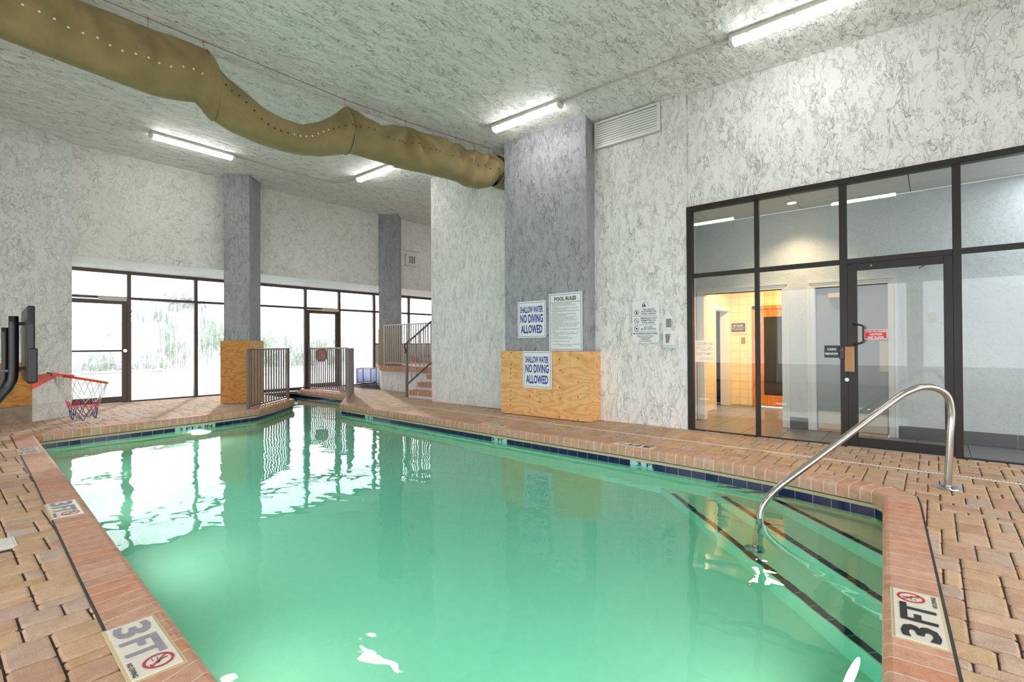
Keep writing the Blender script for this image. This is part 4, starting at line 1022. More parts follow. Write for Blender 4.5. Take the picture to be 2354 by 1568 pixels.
# ================================================================== PLYWOOD COVERS
def knots(t, pts, x, mt='ink'):
    for (y, z, r) in pts:
        kn = B().cyl((x, y, z), (-1, 0, 0), r, .0016, 10).build('knot', 'sauna', t); B().cyl((x-.0014, y, z), (-1, 0, 0), r*.45, .001, 8).build('knot_core', mt, kn)
pb = thing('plywood_cover', 'knotty plywood box around the foot of the wide grey column', 'plywood box', (6.64, 4.95, 0))
ym = PX(*Z(1100, 560, 540, 1882, 738, 1200), 6.61).y
B().box(6.612, 6.632, ym+.001, 5.862, .012, 1.105).build('front_panel', 'ply', pb, bevel=.001)
B().box(6.612, 6.632, 4.070, ym-.001, .012, 1.105).build('front_panel', 'ply', pb, bevel=.001)
B().box(6.632, 7.0, 4.070, 4.092, .005, 1.10).build('side_panel', 'ply', pb)['label'] = 'darker side sheet'
kz = [Z(1100, 560, 540, 1882, x, y) for x, y in ((260, 875), (262, 968), (258, 1002), (258, 1040), (256, 1080), (260, 1178), (256, 1213), (258, 1252), (255, 1293), (410, 1220), (490, 1210), (490, 1267), (650, 930), (655, 1016), (650, 1152), (655, 1243), (650, 1388), (797, 920), (797, 1110), (797, 1230), (797, 1412))]
knots(pb, [((lambda p: (p.y, p.z, .015))(PX(*k_, 6.612))) for k_ in kz], 6.612)
# diagonal pillar cover
pc2 = thing('plywood_cover', 'amber plywood box around the foot of the diagonal grey pillar', 'plywood box', (4.45, 11.45, 0))
cm = Vector(((a1[0]+c1[0])/2, (a1[1]+c1[1])/2))
def exq(p, k): return tuple(cm+(Vector(p)-cm)*k)
A1, B1, C1, D1 = exq(a1, 1.17), exq(b1, 1.17), exq(c1, 1.17), exq(d1, 1.17)
A1, B1 = (A1[0], A1[1]), (B1[0], B1[1])
def sheet(p, q, th, z0, z1, nm, mt, par, lab=None):
    p, q = Vector(p), Vector(q); d = (q-p).normalized(); nn = Vector((-d.y, d.x))
    if nn.dot(cm-p) < 0: nn = -nn
    o = B().prism([tuple(p), tuple(q), tuple(q+nn*th), tuple(p+nn*th)], z0, z1).build(nm, mt, par)
    if lab: o['label'] = lab
    return o
hz = 1.33
sheet(A1, B1, .02, .01, hz, 'front_panel', 'ply2', pc2); sheet(B1, C1, .02, .01, hz, 'side_panel', 'ply', pc2, 'paler side sheet'); sheet(D1, A1, .02, .01, hz, 'side_panel', 'ply2', pc2)
B().prism([exq(A1, .97), exq(B1, .97), exq(C1, .97), exq(D1, .97)], hz-.03, hz-.005).build('top_strip', 'ply2', pc2)
# left wall sheet and rubble base
lw = thing('plywood_sheet', 'amber plywood sheet fixed low on the left wall behind the hoop', 'plywood sheet', (.4, 10.7, .2))
wd = Vector((1.70+3.4, 11.78-8.1)).normalized(); wn_ = Vector((wd.y, -wd.x))
def wallpt(px, off=.0):
    r = ray(px, 800); a = Vector((-3.4, 8.1))+wn_*off; n2 = Vector((-wd.y, wd.x)); t = a.dot(n2)/(Vector((r.x, r.y)).dot(n2)); return Vector((r.x, r.y))*t
def zat(px, py, off=.0):
    p = wallpt(px, off); r = ray(px, py); return CAM_H+r.z*(p.x/r.x)
pe = wallpt(74, .05); ps_ = pe-wd*1.9
B().prism([tuple(ps_), tuple(pe), tuple(pe-wn_*.04), tuple(ps_-wn_*.04)], .28, zat(40, 834, .05)).build('sheet', 'ply2', lw)
B().prism([tuple(ps_+wn_*.02), tuple(pe+wn_*.02), tuple(pe-wn_*.05), tuple(ps_-wn_*.05)], -.01, .27).build('rubble_base', 'stone', lw)
be = wallpt(161, .08); bs = wallpt(75, .08)
tag(B().prism([tuple(bs), tuple(be), tuple(be-wn_*.09), tuple(bs-wn_*.09)], -.01, zat(110, 928, .08)).build('wall_plinth', 'wall2', origin=(bs.x, bs.y, 0)), 'low white plinth at the foot of the left wall', 'plinth')

# ================================================================== SIGNS
def signboard(nm, label, X, y0, y1, z0, z1, tilt=.0, border='blue', mt='sign', r=.02):
    t = thing(nm, label, 'sign', (X, (y0+y1)/2, z0))
    B().box(X, X+.004, y1, y0, z0, z1).build('plate', mt, t, bevel=.001)
    if border:
        mb = B(); e = .022; w_ = .006; Xf = X-.0008
        for (ya, yb, za, zb) in ((y0-e, y1+e, z1-e, z1-e-w_), (y0-e, y1+e, z0+e+w_, z0+e), (y0-e, y0-e-w_, z1-e, z0+e), (y1+e+w_, y1+e, z1-e, z0+e)):
            mb.box(Xf, Xf+.001, min(ya, yb), max(ya, yb), min(za, zb), max(za, zb))
        mb.build('border_line', border, t)
    for yy, zz in ((y0-.012, z1-.012), (y1+.012, z1-.012), (y0-.012, z0+.012), (y1+.012, z0+.012)): B().cyl((X, yy, zz), (-1, 0, 0), .006, .002, 8).build('screw', 'greyplate', t)
    return t
def shallow(label, X, y0, y1, z0, z1):
    t = signboard('pool_sign', label, X, y0, y1, z0, z1); H_ = z1-z0; W_ = y0-y1; c = (y0+y1)/2
    for s_, k, h_, w__ in (('SHALLOW WATER', .69, .165, .80), ('NO DIVING', .42, .215, .80), ('ALLOWED', .13, .215, .76)):
        text(s_, 'blue', t, (X-.0012, c, z0+H_*k), (0, -1, 0), (0, 0, 1), H_*h_, W_*w__, 'C', bold=.028)
shallow('upper SHALLOW WATER NO DIVING ALLOWED sign on the grey column', 6.665, 5.515, 4.903, 1.330, 1.953)
shallow('lower SHALLOW WATER NO DIVING ALLOWED sign overlapping the plywood box', 6.596, 5.350, 4.742, .487, 1.104)
t = signboard('pool_sign', 'tall white POOL RULES notice with small print', 6.660, 4.838, 4.192, 1.113, 2.047); X = 6.6588
text('POOL RULES', 'ink', t, (X, 4.515, 1.925), (0, -1, 0), (0, 0, 1), .058, .42, 'C', bold=.03)
B().box(X, X+.001, 4.215, 4.815, 1.893, 1.898).build('rule_line', 'ink', t)
RULES = ['1. THERE SHOULD BE NO SOLO SWIMMING.', '2. THERE SHOULD BE NO RUNNING, BOISTEROUS OR', '    ROUGH PLAY.', '3. NO PERSON UNDER THE INFLUENCE OF ALCOHOL OR', '    DRUGS SHOULD USE THE POOL.', '4. THERE SHOULD BE NO SPITTING OR BLOWING NOSE IN',
         '    THE POOL.', '5. PERSONS WITH DIARRHEAL ILLNESS OR NAUSEA', '    SHOULD NOT ENTER THE POOL.', '6. PERSONS WITH SKIN, EYE, EAR OR RESPIRATORY', '    INFECTIONS SHOULD NOT ENTER THE POOL.', '7. PERSONS WITH OPEN LESIONS OR WOUNDS SHOULD', '    NOT ENTER THE POOL.',
         '8. NO ANIMALS OR PETS ALLOWED IN THE POOL ENCLOSURE.', '9. NO GLASS ALLOWED IN THE POOL OR ON THE DECK.', '10. NO CHILDREN SHOULD BE IN THE POOL WITHOUT', '    SUPERVISION.', '11. YOU SHOULD TAKE A SHOWER BEFORE ENTERING THE', '    POOL.', '12. THIS POOL IS OPEN FROM ____ A.M. TO ____ P.M.',
         '13. THE MAXIMUM NUMBER OF SWIMMERS ALLOWED IN', '    THE POOL IS ____', '14. A FIRST AID KIT IS LOCATED ______________', '15. LIFE SAVING EQUIPMENT IS LOCATED', '    AT ______________________', '16. AN EMERGENCY PHONE IS LOCATED', '    ______________', '17. THE POOL OPERATOR OF RECORD OF THIS FACILITY IS', '    ____________ CERTIFICATION NUMBER ____']
zz = 1.868
for ln_ in RULES:
    L_ = len(ln_.strip()); ind = .03 if ln_.startswith('    ') else 0
    text(ln_.strip(), 'ink', t, (X, 4.800-ind, zz), (0, -1, 0), (0, 0, 1), .0135, min(.0112*L_, .56-ind), 'L', name='rule_text'); zz -= .0245
# white notice with pictograms
T2 = lambda x, y: PX(*Z(1440, 590, 140, 998, x, y), 6.99)
t = signboard('notice_board', 'white pictogram notice about glass, smoking and music on pool decks', 6.985, 3.505, 3.072, 1.232, 1.870, border=None); X = 6.9838; c_ = 3.288
H_ = .638; W_ = .433; z0 = 1.232; y0 = 3.505
LN = lambda x, y: (X, y0-(x-105)/440*W_, z0+(1412-y)/700*H_)
for s_, x, y, h_, w__ in (('NO GLASS', 375, 875, .022, .180), ('ALLOWED ON', 375, 910, .022, .235), ('POOL DECKS', 375, 948, .022, .230), ('SMOKING IS NOT', 375, 1020, .022, .262), ('PERMITTED ON', 375, 1057, .022, .235), ('POOL DECKS', 370, 1094, .022, .200),
                         ('NO LOUD', 370, 1168, .022, .140), ('MUSIC DEVICES', 372, 1197, .020, .240), ('NO RESERVING LOUNGE CHAIRS', 318, 1273, .024, .385), ('ITEMS LEFT UNATTENDED', 318, 1310, .014, .27), ('FOR MORE THAN', 318, 1338, .014, .18), ('15 MINUTES', 318, 1364, .014, .13), ('WILL BE REMOVED', 318, 1392, .014, .20)):
    text(s_, 'ink', t, LN(x, y), (0, -1, 0), (0, 0, 1), h_, w__, 'C', bold=.02)
for y in (972, 1116, 1226): p = LN(318, y); B().box(X, X+.001, p[1]-.177, p[1]+.177, p[2]-.002, p[2]+.002).build('divider', 'ink', t)
for y in (905, 1050, 1174):
    p = Vector(LN(178, y)); mb = B(); n = 24
    for q in range(n):
        a0, a1_ = 2*math.pi*q/n, 2*math.pi*(q+1)/n; pt = lambda a, R: p+Vector((-.0004, math.cos(a)*R, math.sin(a)*R)); mb.quad(pt(a0, .040), pt(a1_, .040), pt(a1_, .034), pt(a0, .034))
    mb.bar(p+Vector((-.0004, .026, .026)), p+Vector((-.0004, -.026, -.026)), .005, .0006, (1, 0, 0)); 
    if y == 905: mb.box(X-.0008, X, p.y-.010, p.y+.010, p.z-.024, p.z+.004); mb.box(X-.0008, X, p.y-.004, p.y+.004, p.z, p.z+.026)
    elif y == 1050: mb.box(X-.0008, X, p.y-.022, p.y+.016, p.z-.006, p.z)
    else: mb.box(X-.0008, X, p.y-.014, p.y+.014, p.z-.014, p.z+.008)
    mb.build('pictogram', 'ink', t)
p = Vector(LN(322, 790)); mb = B(); n = 26
for q in range(3, 22):
    a0, a1_ = 2*math.pi*q/n-1.2, 2*math.pi*(q+1)/n-1.2; pt = lambda a, R: p+Vector((-.0004, -math.cos(a)*R, math.sin(a)*R)); mb.quad(pt(a0, .050), pt(a0, .046), pt(a1_, .046), pt(a1_, .050))
for (xa, xb, xt) in ((-.050, -.028, -.030), (-.022, .010, -.014)):
    mb.add([(X-.0006, p.y-xa, p.z-.026), (X-.0006, p.y-xb, p.z-.026), (X-.0006, p.y-xt, p.z+.036)], [(0, 1, 2)])
mb.build('sailboat_emblem', 'ink', t)
# wall devices
def dev(nm, label, cat, y0, y1, z0, z1, dx, mt, X=7.0):
    t = thing(nm, label, cat, (X, (y0+y1)/2, z0)); B().box(X-dx, X+.002, y1, y0, z0, z1).build('body', mt, t, bevel=min(.006, dx*.3)); return t
t = dev('wall_sensor', 'small white square sensor box high on the white wall', 'sensor', 3.236, 3.117, 2.245, 2.37, .018, 'beige'); B().box(6.955, 6.984, 3.135, 3.232, 2.268, 2.365).build('cover', 'white', t, bevel=.006)
t = dev('blank_plate', 'small grey cover plate above the soap dispenser', 'cover plate', 2.975, 2.897, 1.455, 1.578, .004, 'greyplate')
for zz in (1.47, 1.563): B().cyl((6.996, 2.936, zz), (-1, 0, 0), .004, .0015, 8).build('screw', 'ink', t)
t = thing('soap_dispenser', 'white wedge shaped soap dispenser on the white wall', 'dispenser', (6.95, 2.90, 1.14))
mb = B(); ya, yb = 2.985, 2.825; pr = [(7.0, 1.405), (6.92, 1.405), (6.895, 1.33), (6.90, 1.20), (6.93, 1.15), (7.0, 1.15)]
mb.add([(x, ya, z) for x, z in pr]+[(x, yb, z) for x, z in pr], [tuple(range(6)), tuple(range(6, 12))[::-1]]+[(k, (k+1) % 6, 6+(k+1) % 6, 6+k)[::-1] for k in range(6)])
mb.build('body', 'white', t, bevel=.010)
body_ = t.children[0] if t.children else t
B().add([(6.892, 2.945, 1.355), (6.892, 2.865, 1.355), (6.894, 2.895, 1.225), (6.894, 2.935, 1.225)], [(3, 2, 1, 0)]).build('window', 'greyplate', body_)
B().box(6.915, 6.96, 2.87, 2.94, 1.125, 1.16).build('nozzle', M['pale'], t, bevel=.006)

# louvre grille next to the grey column
gp = lambda x, y: PX(*Z(1100, 220, 540, 2354, x, y), 6.985)
gl = thing('louvre_grille', 'white slatted air grille high on the wall beside the grey column', 'grille', (6.98, 3.6, 4.35))
y0, y1, z0, z1 = 4.12, 3.03, 4.345, 4.765
B().box(6.99, 7.0, y1, y0, z0, z1).build('back_panel', 'sand', gl)
for (a, b, c, d) in ((y0-.04, y0, z0, z1), (y1, y1+.04, z0, z1), (y1+.04, y0-.04, z0, z0+.04), (y1+.04, y0-.04, z1-.035, z1)): B().box(6.945, 7.0, a, b, c, d).build('frame', 'white', gl)
for k in range(9):
    z = z0+.045+k*(z1-z0-.09)/9; B().add([(6.950, y0-.04, z+.004), (6.950, y1+.04, z+.004), (6.985, y1+.04, z+.040), (6.985, y0-.04, z+.040), (6.950, y0-.04, z), (6.950, y1+.04, z), (6.985, y1+.04, z+.034), (6.985, y0-.04, z+.034)], [(0, 3, 2, 1), (4, 5, 6, 7), (0, 1, 5, 4)]).build('slat', 'white', gl)
    B().box(6.944, 6.952, y1+.04, y0-.04, z-.001, z+.028).build('slat', 'white', gl)

# ================================================================== CEILING LIGHTS, CONDUIT
def fixture(label, p, q):
    p, q = Vector(p), Vector(q); d = (q-p).normalized(); s_ = Vector((-d.y, d.x, 0)); cz = ceil_z((p.y+q.y)/2)
    t = thing('ceiling_light', label, 'light', Vector(((p.x+q.x)/2, (p.y+q.y)/2, cz)), 'long fluorescent ceiling lights'); o = Vector((0, 0, 1))
    def prof(pts, a, b, nm, mt, smooth=False):
        n = len(pts); vs = [a+s_*x+o*z for x, z in pts]+[b+s_*x+o*z for x, z in pts]
        return B().add(vs, [tuple(range(n))[::-1], tuple(range(n, 2*n))]+[(k, (k+1) % n, n+(k+1) % n, n+k) for k in range(n)]).build(nm, mt, t, smooth)
    a, b = Vector((p.x, p.y, cz)), Vector((q.x, q.y, cz))
    hs_ = prof([(-.07, 0), (-.075, -.05), (.075, -.05), (.07, 0)], a, b, 'housing', 'lightbody')
    prof([(-.068, -.05), (-.062, -.085), (-.035, -.108), (.035, -.108), (.062, -.085), (.068, -.05)], a+d*.035, b-d*.035, 'diffuser', 'tube')
    prof([(-.070, -.05), (-.064, -.087), (-.036, -.110), (.036, -.110), (.064, -.087), (.070, -.05)], a, a+d*.034, 'end_cap', 'white'); prof([(-.070, -.05), (-.064, -.087), (-.036, -.110), (.036, -.110), (.064, -.087), (.070, -.05)], b-d*.034, b, 'end_cap', 'white')
    for k in (.15, .5, .85):
        c = a.lerp(b, k); 
        for sg_ in (-1, 1): B().bar(c+s_*sg_*.077-o*.03, c+s_*sg_*.074-o*.066, .02, .004, s_).build('clip', 'beige', hs_)
fixture('long ceiling light at the top right above the glazing', (6.03, .42, 0), (6.03, 1.76, 0))
fixture('ceiling light in front of the grey column top', (6.03, 4.14, 0), (6.03, 5.48, 0))
fixture('ceiling light over the far left deck', (2.45, 10.08, 0), (3.79, 10.14, 0))
fixture('ceiling light at centre below the fabric duct', (6.04, 8.10, 0), (6.04, 9.44, 0))
for lab, a, b in (('ceiling light mirrored in the upper glazing, nearer one', (-.65, .6, 0), (-.65, 1.95, 0)), ('ceiling light mirrored in the upper glazing, farther one', (-.65, 4.2, 0), (-.65, 5.5, 0)), ('unseen added ceiling light behind the viewpoint on the right', (6.03, -2.9, 0), (6.03, -1.6, 0)),
                  ('unseen added ceiling light behind the viewpoint on the left', (-.65, -2.9, 0), (-.65, -1.6, 0)), ('ceiling light over the near pool end', (2.2, -1.25, 0), (3.5, -1.25, 0)), ('unseen added ceiling light at the back of the platform', (10.6, 9.2, 0), (10.6, 10.5, 0))):
    fixture(lab, a, b)  # those behind the viewpoint and over the platform are added fill, out of view
def pipe(label, pts, r=.012):
    pts = [Vector((x, y, ceil_z(y)-z)) for x, y, z in pts]; t = thing('conduit', label, 'conduit', pts[0]); B().tube(pts, r, 8).build('pipe', 'lightbody', t, True)
    k = max(1, int((pts[-1]-pts[0]).length/1.2))
    for j in range(1, k+1):
        i = min(len(pts)-2, int((len(pts)-1)*j/(k+1))); c = pts[i].lerp(pts[i+1], (j/(k+1)*(len(pts)-1)) % 1)
        B().box(c.x-.02, c.x+.02, c.y-.02, c.y+.02, c.z-r*.9, ceil_z(c.y)+.002).build('strap', 'lightbody', t)
pipe('white conduit on the ceiling joining the two right-hand lights', [(6.03, 1.76, .02), (6.03, 4.14, .02)])
pipe('thin conduit linking the far left light to the centre light', [(3.79, 10.14, .02), (5.2, 10.25, .02), (5.85, 10.2, .02), (6.04, 9.95, .02), (6.04, 9.44, .02)])
pipe('thin conduit crossing the ceiling above the fabric duct', [(-1.0, 6.9, .012), (6.6, 6.55, .012)], .006)

# ================================================================== FABRIC DUCT
du = thing('fabric_duct', 'olive fabric air duct hung in swags under the ceiling', 'duct', (3.5, 6.4, 4.0))
def Yd(X): return 6.46 if X < 4 else 6.46-.36*((X-4)/2.6)**1.3
def solve(px, py):
    Y = 6.46
    for _ in range(6): p = PY(px, py, Y); Y = Yd(p.x)
    return (p.x, p.z)
E8 = lambda x, y: Z(440, 120, 800, 2354, x, y)
top = [solve(*p) for p in [(0, -75), (90, -38), (190, 5), (265, 34), (340, 65), (410, 92), (468, 112), (487, 138), (520, 178), (560, 215), (600, 250), (640, 272), (690, 288), (730, 280), (760, 268), (793, 243), (830, 268), (870, 290), (900, 288), (932, 292), (965, 305), (1000, 315), (1025, 327), (1048, 331), (1070, 346), (1091, 345), (1110, 358), (1124, 354), (1140, 364), (1160, 366)]]
bot = [solve(*p) for p in [(0, 85), (130, 135), (250, 180), (352, 218), (398, 228), (452, 235), (490, 275), (540, 305), (600, 330), (650, 346), (700, 357), (740, 360), (798, 355), (810, 352), (870, 368), (920, 385), (1000, 402), (1060, 418), (1075, 428), (1105, 434), (1125, 430), (1140, 410), (1160, 425)]]
top = [(-2.9, 4.72), (-1.2, 4.70)]+top; bot = [(-2.9, 4.08), (-1.2, 4.06)]+bot
def lerp_tab(T_, x):
    if x <= T_[0][0]: return T_[0][1]
    for (a, b), (c, d) in zip(T_, T_[1:]):
        if a <= x <= c: return b+(d-b)*(x-a)/max(1e-6, c-a)
    return T_[-1][1]
hangs = [-1.0, -.2, .45]+[solve(*p)[0] for p in [(190, 5), (340, 65), (468, 112), (793, 243), (932, 292), (1048, 331), (1091, 345), (1124, 354)]]
def ztop(x): return min(lerp_tab(top, x), ceil_z(Yd(x))-.07)
def zbot(x): return lerp_tab(bot, x)
def section(x, n=40, seed=0):
    zt, zb = ztop(x), zbot(x); h = (zt-zb)/2; zm = (zt+zb)/2; yd = Yd(x)
    hd = min(hangs, key=lambda q: abs(q-x)); pinch = math.exp(-abs(x-hd)*5)
    w_ = .165 if x < 2.15 else (.20 if x < 4 else .24)
    pts = []
    for k in range(n):
        a = 2*math.pi*k/n; s_, c = math.sin(a), math.cos(a)
        zz = zm+h*c; y = yd-w_*s_*(1-(.45*pinch)*max(0, c))*(1 if abs(s_) < 1e-6 else abs(s_)**(-.18))
        # folds fanning out from the nearest hanging points
        for hx in hangs:
            dx = x-hx; dz = ztop(hx)-zz; ds = math.hypot(dx, dz)
            if ds < 1.0:
                ang = math.atan2(dx, dz+.02); amp = (.022 if x < 2.1 else .055)*math.exp(-((ds-.30)/.30)**2)
                y -= (1 if s_ > 0 else -1)*amp*math.cos(ang*8+hx*5)*min(1, abs(s_)*1.6)
        # slack wrinkles
        y -= (1 if s_ > 0 else -1)*.007*math.sin(x*17+zz*9+seed)*abs(s_)
        pts.append((x, y, zz))
    return pts
def loft(x0, x1, nm, par, step=.035, grow=0.0, seed=0, mt='fabric', label=None):
    n = 40; k = max(2, int((x1-x0)/step)); vs = []; fs = []
    for i in range(k+1):
        x = x0+(x1-x0)*i/k; sec = section(x, n, seed); zm = (ztop(x)+zbot(x))/2
        vs += [(a, Yd(x)+(b-Yd(x))*(1+grow), zm+(c-zm)*(1+grow)) for a, b, c in sec]
    for i in range(k):
        for j in range(n): fs.append((i*n+j, i*n+(j+1) % n, (i+1)*n+(j+1) % n, (i+1)*n+j))
    o = B().add(vs, fs).build(nm, mt, par, True)
    if label: o['label'] = label
    return o
XJ = solve(487, 138)[0]; XM = solve(797, 243)[0]; XE = solve(1146, 380)[0]
loft(-2.9, XJ-.02, 'fabric_length', du, label='straight near length of fabric')
loft(XJ-.07, XJ+.015, 'seam_band', du, .02, .03)
loft(XJ, XM, 'fabric_length', du, .03, -.02, 2.0, label='sagging middle length')
loft(XM, XE, 'fabric_length', du, .025, 0, 4.0, label='gathered far length')
# throat at the wall
mb = B(); n = 28; vs = []; fs = []
thr = [(XE-.03, .0), (6.72, .01), (6.78, -.005), (6.84, .012), (6.90, 0), (6.96, .012), (7.12, 0)]
for x, dr_ in thr:
    R = .27+dr_; vs += [(x, Yd(6.7)+.02+R*math.cos(2*math.pi*k/n), 4.40+R*math.sin(2*math.pi*k/n)) for k in range(n)]
for i in range(len(thr)-1):
    for j in range(n): fs.append((i*n+j, i*n+(j+1) % n, (i+1)*n+(j+1) % n, (i+1)*n+j))
mb.add(vs, fs).build('throat', 'fabric', du, True)
# row of vent holes along the near side
hl = [(12, 10), (88, 50), (250, 120), (380, 165), (450, 174), E8(140, 240), E8(210, 280), E8(300, 335), E8(430, 490), E8(500, 540), E8(600, 575), E8(700, 598), E8(770, 595), E8(890, 545), E8(1000, 522), E8(1100, 530), E8(1300, 622), E8(1440, 645), E8(1650, 710), E8(1830, 765), E8(2000, 815)]
hl = [solve(*p) for p in hl]; hm, hk = B(), B(); x = -.9; i = 0
hl = [(-.9, 4.42)]+hl
while x < hl[-1][0]:
    z = lerp_tab(hl, x); sec = section(x, 40, 0 if x < XJ else (2. if x < XM else 4.))
    near = [p for p in sec if p[1] < Yd(x)]; p = min(near, key=lambda q: abs(q[2]-z)); r = .011
    tgt = hm if (x < XJ or (3.0 < x < 3.6)) else hk
    tgt.cyl((x, p[1]-.004, z), (0, -1, 0), r, .003, 8); x += .105 if x < XJ else .082; i += 1
o = hm.build('vent_holes', 'hole', du); o['kind'] = 'stuff'; o = hk.build('vent_holes', 'holedark', du); o['kind'] = 'stuff'
# cable and hooks
cb = thing('support_cable', 'thin steel cable running above the fabric duct', 'cable', (0, 6.46, 4.76))
B().tube([(x, Yd(x), ceil_z(6.4)-.045) for x in (-2.9, 0, 2, 4, 5, 6, 6.6)], .004, 6).build('cable', 'rail', cb)
for hx in hangs:
    B().tube([(hx, Yd(hx), ceil_z(6.4)-.04), (hx, Yd(hx), ztop(hx)+.0)], .004, 6).build('hanger', 'brown', cb); B().cyl((hx, Yd(hx), ceil_z(6.4)-.056), (0, 0, 1), .012, .02, 10).build('clip', 'brown', cb)

# ================================================================== GRAB RAIL
def Wr(x, y, z):
    p = F(x, y, WATER); d = ray(x, y).normalized(); n = Vector((0, 0, 1)); c = -d.z; k = 1/1.33; t = k*d+(k*c-math.sqrt(1-k*k*(1-c*c)))*n
    return p+t*((z-WATER)/t.z)
bp1 = F(2178, 1122); bp2 = Wr(1735, 1262, -.90)
P2 = lambda x, y: PP(x, y, (bp1.x, bp1.y), (bp2.x, bp2.y))
vt_ = P2(2187, 950)
path = [Vector((bp1.x, bp1.y, 0)).lerp(vt_, k) for k in (0, .25, .5, .75, 1)]+[P2(*p) for p in [ (2180, 915), (2163, 898), (2140, 890), (2115, 891), (2090, 900), (2060, 917), (1950, 1000), (1860, 1067), (1800, 1112), (1775, 1134), (1758, 1156), (1750, 1180)]]
bz = path[-1]; path += [Vector((bp2.x*.3+bz.x*.7, bp2.y*.3+bz.y*.7, -.30)), Vector((bp2.x, bp2.y, -.90))]
def smooth_path(P, n=4):
    out = []
    for i in range(len(P)-1):
        p0, p1, p2, p3 = P[max(i-1, 0)], P[i], P[i+1], P[min(i+2, len(P)-1)]
        for k in range(n):
            t = k/n; out.append(.5*((2*p1)+(-p0+p2)*t+(2*p0-5*p1+4*p2-p3)*t*t+(-p0+3*p1-3*p2+p3)*t**3))
    return out+[P[-1]]
gr = thing('grab_rail', 'curved stainless steel grab rail at the pool steps', 'handrail', (bp1.x, bp1.y, 0))
rl_ = B().tube(smooth_path(path), .0265, 20).build('rail', 'steel', gr, True)
B().lathe((bp1.x, bp1.y, .001), [(.020, .022), (.034, .020), (.045, .014), (.085, .008), (.088, .0)], 28).build('flange', 'steel', gr)
B().lathe((bp2.x, bp2.y, -.90), [(.020, .020), (.034, .018), (.045, .012), (.078, .006), (.080, .0)], 28).build('flange', 'steel', gr)

# ================================================================== BASKETBALL HOOP
k_ = 4.3/FPX
Nt = ORI+ray(88, 703)*k_; Nb = ORI+ray(85, 882)*k_
by0, by1 = Nt.y, Nt.y+1.12; bx0 = Nt.x-.018; slope = .055
def bx(y): return bx0+(y-by0)*slope
zt_, zb_ = Nt.z, Nb.z
hp = thing('basketball_hoop', 'black poolside basketball hoop with red rim at the left edge', 'basketball hoop', (.1, by0+.55, 0))
zc = zt_-.16
prof = [(by0, zb_+.02), (by0, zc), (by0+.02, zt_), (by1-.02, zt_), (by1, zc), (by1, zb_+.02), (by1-.03, zb_), (by0+.03, zb_)]
n = len(prof); vs = [(bx(y), y, z) for y, z in prof]+[(bx(y)-.05, y, z) for y, z in prof]
B().add(vs, [tuple(range(n)), tuple(range(n, 2*n))[::-1]]+[(k, (k+1) % n, n+(k+1) % n, n+k)[::-1] for k in range(n)]).build('backboard', 'hoopblack', hp, bevel=.012)
backb = [c for c in hp.children if c.name.startswith('backboard')][0]
B().box(bx(by0)-.045, bx(by0)+.016, by0-.006, by0+.05, zb_+.01, zb_+.01+(zt_-zb_)*.44).build('edge_pad', 'hoopblack', backb, bevel=.01)
ym_ = (by0+by1)/2
PH = lambda x, y: PY(x, y, ym_)
r0 = PH(120, 860); re = PH(246, 880)
rc = Vector(((r0.x+re.x)/2, ym_, (r0.z+re.z)/2)); R = (re.x-r0.x)/2*1.0; sl = (re.z-r0.z)/(re.x-r0.x)
rimp = [rc+Vector((R*math.cos(a), R*math.sin(a), sl*R*math.cos(a))) for a in [2*math.pi*k/40 for k in range(40)]]
rim_o = B().tube(rimp, .0115, 8, True).build('rim', 'orange', hp, True)
# bracket
a0 = PH(92, 866)
B().add([(bx(ym_), ym_-.09, a0.z-.11), (bx(ym_), ym_+.09, a0.z-.11), (bx(ym_), ym_+.09, a0.z+.01), (bx(ym_), ym_-.09, a0.z+.01), (r0.x+.03, ym_-.10, r0.z-.018), (r0.x+.03, ym_+.10, r0.z-.018), (r0.x+.03, ym_+.10, r0.z+.012), (r0.x+.03, ym_-.10, r0.z+.012)],
        [(0, 3, 2, 1), (4, 5, 6, 7), (0, 1, 5, 4), (1, 2, 6, 5), (2, 3, 7, 6), (3, 0, 4, 7)]).build('bracket', 'orange', hp)
B().add([(r0.x-.02, ym_-.17, r0.z-.014), (r0.x-.02, ym_+.17, r0.z-.014), (r0.x+.14, ym_+.14, r0.z-.03), (r0.x+.14, ym_-.14, r0.z-.03), (r0.x-.02, ym_-.17, r0.z+.014), (r0.x-.02, ym_+.17, r0.z+.014), (r0.x+.14, ym_+.14, r0.z-.01), (r0.x+.14, ym_-.14, r0.z-.01)],
        [(0, 3, 2, 1), (4, 5, 6, 7), (0, 1, 5, 4), (1, 2, 6, 5), (2, 3, 7, 6), (3, 0, 4, 7)]).build('rim_plate', 'orange', hp)
# net: 12 loops down from the rim, gathered to the bottom
zn = rc.z-(PH(205, 965).z-rc.z)*-1 if False else PH(205, 962).z; Hn = rc.z-zn
nets = {'cordw': B(), 'cordr': B(), 'cordb': B()}
K = 12; lev = [(0, 1.0, 0), (.36, .80, .5), (.55, .62, 0), (.72, .54, .5), (.86, .50, 0), (1.0, .42, .5)]
def npnt(l, k):
    f_, rr_, ph = lev[l]; a = 2*math.pi*(k+ph)/K; jz = .02*math.sin(k*2.3+l); sway = .03*f_
    return Vector((rc.x+R*rr_*math.cos(a)+sway, rc.y+R*rr_*math.sin(a), rc.z+sl*R*rr_*math.cos(a)*(1-f_)-Hn*f_*(1 if l < 5 else .97)+jz*(f_ > 0)))
for l in range(5):
    key = 'cordw' if l < 1 else ('cordr' if l == 2 else ('cordw' if l == 1 else 'cordb'))
    for k in range(K):
        a = npnt(l, k)
        for b in ((npnt(l+1, k), npnt(l+1, k-1)) if lev[l][2] == 0 else (npnt(l+1, k), npnt(l+1, k+1))):
            m_ = (a+b)/2+Vector((0, 0, -.006)); nets[key].tube([a, m_, b], .0028, 4, caps=False)
